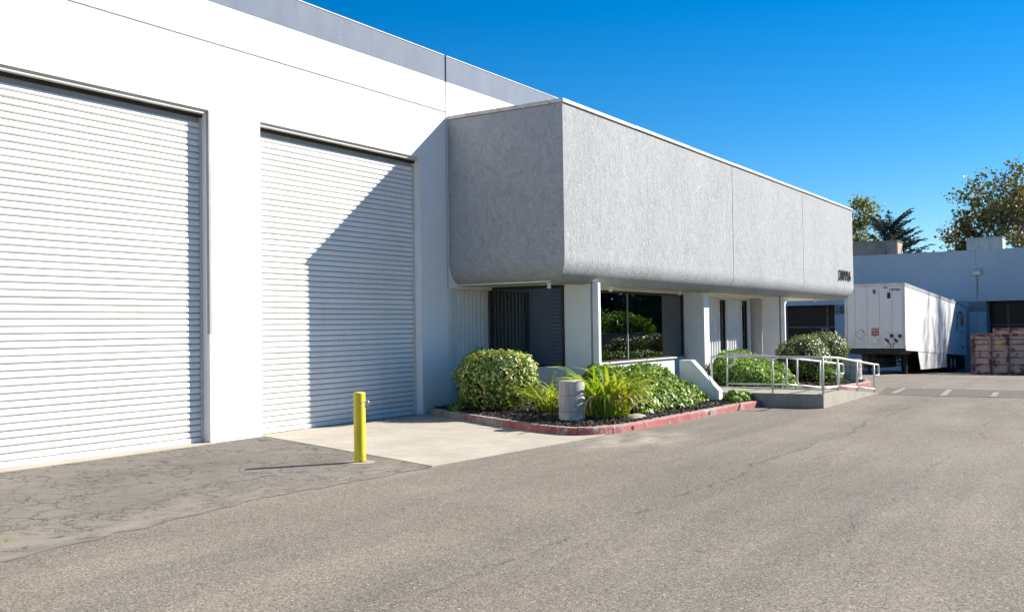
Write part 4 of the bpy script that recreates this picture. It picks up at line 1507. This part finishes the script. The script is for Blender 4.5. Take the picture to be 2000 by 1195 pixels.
def hvac(x0, x1, y0, y1, z0, z1, mat, side, label, vents):
    r = thing('rooftop_unit', ((x0 + x1) / 2, (y0 + y1) / 2, z0), label, 'air conditioner', 'air conditioning units on the far roof')
    m = MB(); m.box(x0, x1, y0, y1, z0, z1); m.build('cabinet', mat, r, bevel=0.02)
    m = MB(); m.box(x1 + 0.002, x1 + 0.03, y0 + 0.1, y1 - 0.1, z0 + 0.1, z1 - 0.1); m.build('sunlit_side_panel', side, r)  # sun-facing side in a lighter colour, sunlight painted in
    n = 3
    wdt = (x1 - x0) / n
    for k in range(n):
        m = MB(); m.box(x0 + k * wdt + 0.04, x0 + (k + 1) * wdt - 0.04, y0 - 0.025, y0 - 0.002, z0 + 0.08, z1 - 0.07); p = m.build('access_panel', mat, r)
        if k in vents:
            for j in range(5):
                m = MB(); m.box(x0 + k * wdt + 0.15, x0 + (k + 1) * wdt - 0.15, y0 - 0.04, y0 - 0.026, z0 + 0.25 + j * 0.1, z0 + 0.29 + j * 0.1); m.build('louvre', M['dark'], p)
        else:
            m = MB(); m.box(x0 + (k + 0.5) * wdt - 0.1, x0 + (k + 0.5) * wdt + 0.1, y0 - 0.032, y0 - 0.026, z0 + 0.5, z0 + 0.58); m.build('label_plate', M['paper'], p)
    m = MB(); m.box(x0 - 0.05, x1 + 0.05, y0 - 0.05, y1 + 0.05, z1 + 0.002, z1 + 0.05); m.build('top_cap', mat, r)
    return r


hvac(-4.6, -1.75, 68, 69.8, 5.3, 7.02, M['hvac1'], M['hvac3'], 'brown rooftop air conditioning unit in front of the dark cedar', (0,))
m = MB()
m.prism([(67.35, 5.32), (67.98, 5.32), (67.98, 6.95)], 'x', -3.05, -2.45)
hv = [o for o in bpy.data.objects if o.name == 'rooftop_unit'][0]
m.build('intake_hood', M['hvac1'], hv)
hvac(2.45, 4.5, 68, 69.6, 5.3, 6.88, M['hvac2'], M['trailer'], 'grey rooftop air conditioning unit below the autumn plane tree', (2,))  # white on the side stands for sunlight on the grey cabinet

# ------------------------------------------------------------------ trailer
TY, TZ, TX, TP = 46.0, 0.455, 1.535, -0.0445
TR = thing('semi_trailer', (TX, TY, TZ), 'white box semi trailer parked at the dock, lettered XTRA on its side', 'trailer', rot=(TP, 0, 0))
TW, TH, TL = 1.31, 2.92, 17.7


def tb(m, name, mat, parent=TR, **k):
    return m.build(name, mat, parent, local=True, **k)


def gl(d):   # ground height in trailer coordinates
    return (gz(TY + d) - TZ) - d * math.tan(TP)


m = MB(); m.box(-TW, TW, 0.02, TL, 0.02, TH); box = tb(m, 'box_body', M['trailer'], bevel=0.01)
m = MB(); m.box(-TW + 0.12, TW - 0.12, -0.004, 0.019, 0.24, TH - 0.10); fr = tb(m, 'front_wall', M['trailer'])
for x in (-0.86, -0.32, 0.22, 0.76):
    m = MB(); m.box(x - 0.022, x + 0.022, -0.011, -0.005, 0.25, TH - 0.11); tb(m, 'panel_seam', M['rail_al'], fr)
for sx in (-1, 1):
    m = MB(); m.box(sx * (TW - 0.055) - 0.055, sx * (TW - 0.055) + 0.055, -0.03, 0.019, 0.02, TH - 0.02); tb(m, 'corner_post', M['rail_al'], bevel=0.012)
m = MB(); m.box(-TW - 0.01, TW + 0.01, -0.035, 0.06, TH - 0.10, TH + 0.035); tb(m, 'top_rail', M['rail_al'], bevel=0.02)
m = MB(); m.box(-TW + 0.11, TW - 0.11, -0.02, 0.019, 0.03, 0.235); tb(m, 'base_rail', M['trailer'], bevel=0.008)
for sx in (-1, 1):
    m = MB(); m.box(sx * TW - 0.015 + 0.0, sx * TW + 0.015, 0.062, TL + 0.02, TH - 0.13, TH + 0.03); tb(m, 'top_rail', M['rail_al'])
    m = MB(); m.box(sx * TW - 0.018, sx * TW + 0.018, 0.03, TL + 0.02, -0.06, 0.17); tb(m, 'side_rail', M['trailer'])
    for k in range(14):
        y = 1.25 * (k + 0.6)
        m = MB(); m.box(sx * (TW + 0.003) - 0.004, sx * (TW + 0.003) + 0.004, y - 0.03, y + 0.03, 0.175, TH - 0.135); tb(m, 'side_post', M['trailer'], box)
m = MB(); m.box(TW - 0.03, TW + 0.03, TL + 0.021, TL + 0.10, -0.1, TH + 0.02); m.box(-TW - 0.03, -TW + 0.03, TL + 0.021, TL + 0.10, -0.1, TH + 0.02); tb(m, 'rear_frame', M['rail_al'])
m = MB(); m.tube([(TW - 0.1, 13.9, TH + 0.03), (TW - 0.1, 13.9, TH + 0.16)], 0.06, 8); tb(m, 'marker_lamp', M['lamp'])
# underside
m = MB()
m.prism([(-1.2, -0.02), (1.2, -0.02), (1.28, -0.06), (1.05, -0.22), (-1.05, -0.22), (-1.28, -0.06)], 'y', -0.01, 2.2)
m.box(-0.55, -0.43, 2.2, TL, -0.35, 0.0); m.box(0.43, 0.55, 2.2, TL, -0.35, 0.0)
for k in range(22): m.box(-1.25, 1.25, 0.5 + k * 0.78, 0.57 + k * 0.78, -0.06, 0.01)
m.box(-1.22, 1.22, 14.6, 14.7, gl(14.6) + 0.02, -0.05)
tb(m, 'underframe', M['chassis'])
lg = MB()
for sx in (-1, 1):
    lg.box(sx * 0.82 - 0.07, sx * 0.82 + 0.07, 2.45, 2.60, gl(2.5) + 0.25, -0.05)
    lg.box(sx * 0.82 - 0.05, sx * 0.82 + 0.05, 2.47, 2.58, gl(2.5) + 0.03, gl(2.5) + 0.26)
    lg.box(sx * 0.82 - 0.13, sx * 0.82 + 0.13, 2.38, 2.67, gl(2.5) - 0.01, gl(2.5) + 0.03)
    lg.tube([(sx * 0.80, 2.52, gl(2.5) + 0.35), (sx * 0.25, 2.52, -0.2)], 0.035, 6)
lg.tube([(-0.8, 2.52, gl(2.5) + 0.42), (0.8, 2.52, gl(2.5) + 0.42)], 0.03, 6)
lg.tube([(-0.8, 2.40, -0.28), (0.8, 2.40, gl(2.5) + 0.50)], 0.035, 6)
tb(lg, 'landing_gear', M['chassis'])
m = MB(); m.prism([(2.9, -0.065), (11.0, -0.065), (11.0, gl(10) + 0.30), (3.55, gl(3) + 0.22)], 'x', TW - 0.02, TW - 0.005); tb(m, 'side_skirt', M['trailer'])
m = MB(); m.prism([(2.9, -0.065), (11.0, -0.065), (11.0, gl(10) + 0.30), (3.55, gl(3) + 0.22)], 'x', -TW + 0.005, -TW + 0.02); tb(m, 'side_skirt', M['trailer'])
for y in (12.6, 13.85):
    for sx in (-1, 1):
        g0 = gl(y)
        for xx_ in (1.15, 0.84):
            m = MB(); m.tube([(sx * xx_ - 0.13, y, g0 + 0.5), (sx * xx_ - 0.11, y, g0 + 0.5), (sx * xx_ + 0.11, y, g0 + 0.5), (sx * xx_ + 0.13, y, g0 + 0.5)], [0.44, 0.5, 0.5, 0.44], 24)
            wh = tb(m, 'wheel', M['tyre'])
            m = MB(); m.tube([(sx * xx_ + sx * 0.131, y, g0 + 0.5), (sx * xx_ + sx * 0.136, y, g0 + 0.5)], [0.28, 0.25], 20); tb(m, 'rim', M['rail_al'], wh)
    m = MB(); m.tube([(-1.1, y, gl(y) + 0.5), (1.1, y, gl(y) + 0.5)], 0.07, 8); tb(m, 'axle', M['chassis'])
m = MB(); m.box(-1.25, 1.25, TL - 0.1, TL, gl(TL) + 0.05, -0.05); tb(m, 'rear_bumper', M['chassis'])
# marks and fittings on the front
def fbox(x0, x1, z0, z1, mat, name, d=0.02, y=-0.012):
    m = MB(); m.box(x0, x1, y - d, y, z0, z1); return tb(m, name, mat, fr)


fbox(-0.07, 0.07, 2.46, 2.72, M['rail_al'], 'vent_plate', 0.015)
fbox(-0.05, -0.006, 2.51, 2.67, M['blackink'], 'vent_slot', 0.008, -0.028)
fbox(0.006, 0.05, 2.51, 2.67, M['blackink'], 'vent_slot', 0.008, -0.028)
fbox(0.50, 0.76, 2.17, 2.60, M['trailer'], 'document_holder_plate', 0.010)
fbox(0.565, 0.695, 2.27, 2.53, M['blackink'], 'document_holder', 0.03, -0.023)
fbox(0.40, 0.58, 2.735, 2.775, M['chassis'], 'marker_lamp', 0.03)
fbox(-0.14, 0.18, 0.60, 0.94, M['redink'], 'warning_sticker', 0.003)
for k, t in enumerate(('CAUTION', '13-6')):
    tb(text_mb(t, 0.078 if k == 0 else 0.13, 0.003, (0.02, -0.019, 0.84 if k == 0 else 0.65), (1, 0, 0), (0, 0, 1), (0, -1, 0), bold=0.002), 'sticker_lettering', M['trailer'], fr)
for k in range(2): fbox(-0.11, 0.15, 0.785 + 0.02 * k, 0.793 + 0.02 * k, M['trailer'], 'sticker_line', 0.002, -0.0155)
fbox(-0.03, 0.06, 0.56, 0.585, M['blueink'], 'small_sticker', 0.003)
fbox(0.09, 0.19, 0.44, 0.47, M['yellowink'], 'small_sticker', 0.003)
fbox(0.09, 0.19, 0.37, 0.40, M['yellowink'], 'small_sticker', 0.003)
fbox(-0.07, 0.05, 0.30, 0.48, M['paper'], 'small_sticker', 0.003)
m = MB()
dc, dh = (-0.62, 0.66), 0.24
P4 = [(dc[0], dc[1] + dh), (dc[0] + dh, dc[1]), (dc[0], dc[1] - dh), (dc[0] - dh, dc[1])]
for a, b in zip(P4, P4[1:] + P4[:1]): m.tube([(a[0], -0.015, a[1]), (b[0], -0.015, b[1])], 0.011, 4)
tb(m, 'placard_holder', M['greyink'], fr)
fbox(dc[0] + 0.10, dc[0] + 0.15, dc[1] + 0.10, dc[1] + 0.15, M['blackink'], 'placard_latch', 0.02)
fbox(0.66, 0.80, 0.52, 0.66, M['blackink'], 'electrical_socket', 0.07)
for sx in (-1, 1):
    m = MB(); m.tube([(0.73 + sx * 0.19 - 0.08, -0.06, 0.45), (0.73 + sx * 0.19, -0.06, 0.38), (0.73 + sx * 0.19 + 0.06, -0.06, 0.31)], [0.045, 0.05, 0.035], 8); tb(m, 'air_coupling', M['blackink'], fr)
    m = MB(); m.tube([(0.73 + sx * 0.19, -0.03, 0.33), (0.73 + sx * 0.06, -0.03, 0.20), (0.73 + sx * 0.05, -0.03, 0.04)], 0.014, 6); tb(m, 'air_line', M['blackink'], fr)
m = MB(); m.tube([(1.08, -0.012, 0.58), (1.08, -0.08, 0.58)], 0.075, 14); tb(m, 'document_tube', M['blackink'], fr)
fbox(1.04, 1.12, 0.44, 0.47, M['redink'], 'small_sticker', 0.003)
tb(text_mb('L  R  A', 0.06, 0.003, (0.62, -0.016, 0.72), (1, 0, 0), (0, 0, 1), (0, -1, 0)), 'stencil_lettering', M['blackink'], fr)
tb(text_mb('U97281', 0.15, 0.004, (0.90, -0.014, 2.60), (1, 0, 0), (0, 0, 1), (0, -1, 0), bold=0.003), 'unit_number', M['blueink'], fr)
# side lettering
sxl = TW + 0.010
tb(text_mb('X', 1.55, 0.004, (sxl, 14.55, 1.30), (0, 1, 0), (0, 0, 1), (1, 0, 0), shear=0.15, sx=0.85, bold=0.02), 'side_lettering', M['redink'], box)
tb(text_mb('TRA', 1.25, 0.004, (sxl, 16.25, 1.62), (0, 1, 0), (0, 0, 1), (1, 0, 0), sx=0.80, bold=0.02), 'side_lettering', M['redink'], box)
tb(text_mb('L E A S E', 0.34, 0.004, (sxl, 16.2, 1.16), (0, 1, 0), (0, 0, 1), (1, 0, 0), sx=1.3), 'side_lettering', M['greyink'], box)
tb(text_mb('U97281', 0.22, 0.004, (sxl, 16.6, 0.35), (0, 1, 0), (0, 0, 1), (1, 0, 0)), 'unit_number', M['blueink'], box)

# ------------------------------------------------------------------ roll-off containers
def container(x0, x1, y0, y1, h, mat, label):
    z0 = gz((y0 + y1) / 2)
    r = thing('roll_off_container', ((x0 + x1) / 2, y0, z0), label, 'container', 'rusty roll-off containers by the far building')
    m = MB(); m.box(x0, x1, y0 + 0.02, y0 + 0.08, z0 + 0.15, z0 + h); m.box(x0, x0 + 0.06, y0 + 0.08, y1, z0 + 0.15, z0 + h); m.box(x1 - 0.06, x1, y0 + 0.08, y1, z0 + 0.15, z0 + h); m.box(x0 + 0.06, x1 - 0.06, y1 - 0.06, y1, z0 + 0.15, z0 + h); m.box(x0 + 0.06, x1 - 0.06, y0 + 0.08, y1 - 0.06, z0 + 0.15, z0 + 0.22)
    m.build('container_body', mat, r)
    m = MB(); m.box(x0 - 0.04, x1, y0 - 0.05, y0 + 0.019, z0 + h - 0.10, z0 + h + 0.02); m.build('top_rail', M['dumpr'], r, bevel=0.01)
    m = MB(); m.box(x0 - 0.04, x1, y0 - 0.05, y0 + 0.019, z0 + 0.03, z0 + 0.17); m.build('bottom_rail', M['dumpr'], r, bevel=0.01)
    m = MB(); m.box(x0 - 0.04, x0 + 0.10, y0 - 0.06, y0 + 0.019, z0 + 0.171, z0 + h - 0.101); m.build('corner_post', M['dumpr'], r, bevel=0.01)
    x = x0 + 0.78
    k = 0
    while x < x1:
        m = MB(); m.box(x - 0.05, x + 0.05, y0 - 0.09, y0 + 0.019, z0 + 0.171, z0 + h - 0.101); m.build('rib', M['dumpr'], r, bevel=0.01)
        x += 0.86 if k else 0.72
        k += 1
    for z in (0.50, 0.82, 1.12, 1.42, 1.65):
        if z < h - 0.15:
            m = MB(); m.box(x0 + 0.101, x1, y0 - 0.02, y0 + 0.0195, z0 + z, z0 + z + 0.04); m.build('side_crease', M['dumpr'], r)
    m = MB()
    for xx in (x0 + 0.3, x0 + 2.3): m.tube([(xx, y0 + 0.3, z0 + 0.10), (xx, y0 + 0.5, z0 + 0.10)], 0.10, 12)
    m.build('roller', M['chassis'], r)
    return r


c1 = container(5.0, 11.2, 50.0, 52.3, 1.92, M['dump1'], 'rusty faded pink roll-off container standing beside the trailer')
m = MB(); m.box(6.02, 6.28, 49.985, 50.003, gz(51) + 1.32, gz(51) + 1.52); m.build('yellow_sticker', M['yellowink'], c1)
m = MB(); m.box(6.34, 6.55, 49.99, 50.003, gz(51) + 0.6, gz(51) + 1.80); m.build('patch_plate', M['dump2'], c1)
container(5.25, 11.5, 56.0, 58.2, 2.35, M['dump2'], 'grey rusty container behind the faded pink one')

# ------------------------------------------------------------------ trees
def grow(m, p, d, L, r, depth, rs, tips, spread=0.6, up_=0.15, ratio=0.72, kids=(2, 3), bend=0.18):
    n = 4
    pts, rads = [p.copy()], [r]
    q, dd = p.copy(), d.copy()
    for i in range(n):
        dd = (dd + Vector((rs.gauss(0, bend), rs.gauss(0, bend), rs.gauss(0, bend * 0.6) + up_ * 0.4))).normalized()
        q = q + dd * L / n
        pts.append(q.copy())
        rads.append(r * (1 - 0.4 * (i + 1) / n))
        if depth <= 2: tips.append((q.copy(), dd.copy(), depth))
    m.tube(pts, rads, 6 if depth > 1 else 4, caps=False)
    if depth == 0: return
    for k in range(rs.randint(*kids)):
        a = rs.uniform(0, 6.283)
        o = dd.orthogonal().normalized()
        o = Matrix.Rotation(a, 3, dd) @ o
        nd_ = (dd + o * rs.uniform(0.5, 1.1) * spread * 1.5 + Vector((0, 0, up_))).normalized()
        t = rs.uniform(0.55, 1.0)
        j = min(n, max(1, int(t * n)))
        grow(m, pts[j], nd_, L * ratio * rs.uniform(0.8, 1.15), rads[j] * 0.7, depth - 1, rs, tips, spread, up_, ratio, kids, bend)
    grow(m, pts[-1], dd, L * ratio, rads[-1] * 0.85, depth - 1, rs, tips, spread, up_, ratio, kids, bend)


def broadleaf(label, base, H, seed, mat, leaves=9, size=0.26, depth=5, spread=0.55, bark='bark', clump=0.34, ratio=0.74, group='trees behind the far building', up_=0.12, L0=0.30, RAD=4.0, clumps=150):
    rs = random.Random(seed)
    root = thing('broadleaf_tree', base, label, 'tree', group)
    m = MB()
    tips = []
    b = Vector(base)
    m.tube([b - Vector((0, 0, 0.3)), b + Vector((0.05, 0.02, H * 0.22))], [H * 0.022, H * 0.017], 10, caps=False)
    for k in range(3):
        a = 2.1 * k + rs.uniform(0, 1)
        grow(m, b + Vector((0.05, 0.02, H * (0.17 + 0.02 * k))), Vector((math.cos(a) * 0.5, math.sin(a) * 0.5, 1)).normalized(), H * L0, H * 0.011, depth, rs, tips, spread, up_, ratio)
    # fit the grown skeleton to the wanted crown radius and height
    Q = np.array([t[0][:] for t in tips]) - np.array(base)
    rad = np.percentile(np.hypot(Q[:, 0] - Q[:, 0].mean(), Q[:, 1] - Q[:, 1].mean()), 92)
    kx, kz = RAD / rad, H / np.percentile(Q[:, 2], 99)
    fit = lambda p: Vector((b.x + (p[0] - b.x) * kx, b.y + (p[1] - b.y) * kx, b.z + (p[2] - b.z) * kz))
    m.v = [fit(p)[:] for p in m.v]
    tr = m.build('trunk', M[bark], root, smooth=True)
    P, N, T = [], [], []
    pool = [t for t in tips if t[2] <= 1]
    for _ in range(clumps):
        q, d, dp = rs.choice(pool)
        q = fit(q)
        cr = clump * rs.uniform(0.6, 1.5)
        for _ in range(int(leaves * rs.uniform(0.5, 1.5))):
            o = Vector((rs.gauss(0, 1), rs.gauss(0, 1), rs.gauss(0, 0.75))) * cr * 0.6
            P.append(q + o)
            N.append((rs.gauss(0, 1), rs.gauss(0, 1), rs.gauss(0.4, 1)))
            T.append((d.x + rs.gauss(0, 0.5), d.y + rs.gauss(0, 0.5), d.z - 0.7))
    P = np.array(P)
    tag(leaf_mesh('crown', P, np.array(N), size * RNG.uniform(0.6, 1.3, len(P)), mat, root, 0.8, 0.12, np.array(T)), kind='stuff')
    return root


broadleaf('large autumn-tinged plane tree behind the grey rooftop unit', (6.0, 79, gz(79)), 13.9, 5, M['lf_plane'], leaves=26, size=0.27, depth=4, spread=0.6, clump=0.66, RAD=5.2, clumps=240)
broadleaf('smaller autumn-tinged tree left of the grey rooftop unit', (1.5, 80, gz(80)), 12.0, 12, M['lf_plane'], leaves=26, size=0.26, depth=4, spread=0.6, clump=0.55, RAD=2.5, clumps=150)
broadleaf('yellow-olive tree showing above the end of the office overhang', (-7.6, 80, gz(80)), 13.0, 17, M['lf_olive'], leaves=26, size=0.25, depth=4, spread=0.42, clump=0.5, RAD=2.0, clumps=170)


def cedar(label, base, H, seed):
    rs = random.Random(seed)
    root = thing('cedar_tree', base, label, 'tree', 'trees behind the far building')
    b = Vector(base)
    m = MB()
    m.tube([b - Vector((0, 0, 0.3)), b + Vector((0, 0, H * 0.5)), b + Vector((0.1, 0, H * 0.82))], [0.35, 0.22, 0.06], 10)
    P, N, T = [], [], []

    def spray(q, d, L):
        """needled twig"""
        n = int(L / 0.045)
        for i in range(n):
            t = i / n
            p = q + d * L * t + Vector((0, 0, -0.25 * L * t * t))
            for _ in range(2):
                P.append(p + Vector((rs.gauss(0, 0.03), rs.gauss(0, 0.03), rs.gauss(0, 0.02))))
                N.append((rs.gauss(0, 1), rs.gauss(0, 1), rs.gauss(0.5, 0.6)))
                T.append((d.x + rs.gauss(0, 0.6), d.y + rs.gauss(0, 0.6), d.z + rs.gauss(0, 0.4) - 0.2))
    for k in range(95):
        h = H * rs.uniform(0.30, 0.86)
        a = rs.uniform(0, 6.283)
        f = 1 - (h / H - 0.22) / 0.75
        L = (1.3 + 2.3 * f) * rs.uniform(0.7, 1.15)
        el = 0.15 + 0.95 * (h / H) ** 1.5 * rs.uniform(0.6, 1.4)
        d = Vector((math.cos(a) * math.cos(el), math.sin(a) * math.cos(el), math.sin(el)))
        pts = []
        for i in range(9):
            t = i / 8
            pts.append(b + Vector((0, 0, h)) + d * L * t + Vector((math.cos(a), math.sin(a), -0.3)) * (0.28 * L * t * t))
        m.tube(pts, [0.06 * (1 - 0.9 * i / 8) + 0.006 for i in range(9)], 5, caps=False)
        for i in range(1, 9):
            dr = (pts[i] - pts[i - 1]).normalized()
            for s in (-1, 1):
                sd_ = Vector((-math.sin(a), math.cos(a), 0)) * s
                for _ in range(2):
                    dv = (dr * rs.uniform(0.4, 1.0) + sd_ * rs.uniform(0.3, 1.0) + Vector((0, 0, rs.uniform(-0.3, 0.15)))).normalized()
                    spray(pts[i - 1].lerp(pts[i], rs.random()), dv, rs.uniform(0.35, 0.75) * (1.1 - 0.55 * i / 8))
        spray(pts[-1], (pts[-1] - pts[-2]).normalized(), 0.5)
    m.build('trunk', M['bark'], root, smooth=True)
    P = np.array(P)
    tag(leaf_mesh('crown', P, np.array(N), 0.17 * RNG.uniform(0.7, 1.3, len(P)), M['lf_cedar'], root, 0.30, 0.05, np.array(T)), kind='stuff')
    return root


cedar('dark blue-green cedar with upswept branches behind the brown rooftop unit', (-4.15, 78, gz(78)), 12.0, 31)
# tall trees out of frame whose shadow streaks fall on the trailer side, seen mirrored too
broadleaf('tall thin tree beyond the right edge, casting streaks on the trailer', (21.0, 78, gz(78)), 26.0, 41, M['lf_plane'], leaves=14, size=0.24, depth=4, spread=0.25, up_=0.5, L0=0.30, clump=0.5, RAD=3.4, clumps=90)
# sunlit hedge mirrored in the large office window
for k, (x, y, sx, sz) in enumerate(((14.6, 47.5, 1.6, 2.5), (17.2, 48.3, 1.7, 2.8), (19.9, 48.2, 1.6, 3.3), (22.6, 49.0, 1.8, 2.9), (25.4, 49.2, 1.8, 3.0))):
    names = ('leftmost', 'second', 'middle and tallest', 'fourth', 'rightmost')
    shrub('mirrored_bush', 'sunlit green bush mirrored in the large window, %s of five' % names[k], (x, y, gz(y) + sz * 0.55), (sx, 1.3, sz * 0.62), 2600, M['lf_far'], 0.24, 60 + k, 'bushes mirrored in the office window', z0=gz(y), amp=0.2)

for k, (x, sx, sz) in enumerate(((15.5, 2.2, 5.2), (19.0, 2.3, 5.8), (22.7, 2.3, 5.4), (26.5, 2.4, 5.9))):
    names = ('leftmost', 'second', 'third', 'rightmost')
    shrub('dark_evergreen', 'dark evergreen mirrored high in the large window, %s of four' % names[k], (x, 60.5, gz(60.5) + sz * 0.5), (sx, 1.6, sz * 0.55), 2600, M['lf_cedar'], 0.34, 80 + k, 'evergreens mirrored in the office window', z0=gz(60.5), amp=0.2)

# added wall, makes the dark band under the mirrored bushes
sw = thing('added_screen_wall', (20, 45.8, gz(45.8)), 'added low grey wall darkening the reflection below the green bushes in the large window', 'wall')
tag(sw, kind='thing')
x = 12.6
while x < 28:
    m = MB(); m.box(x, x + 1.98, 45.7, 45.9, gz(45.8) - 0.1, 1.22); m.build('wall_panel', M['fgrey'], sw, bevel=0.01)
    x += 2.0
m = MB(); m.box(12.55, 28.65, 45.65, 45.95, 1.221, 1.29); m.build('wall_cap', M['fgrey'], sw)
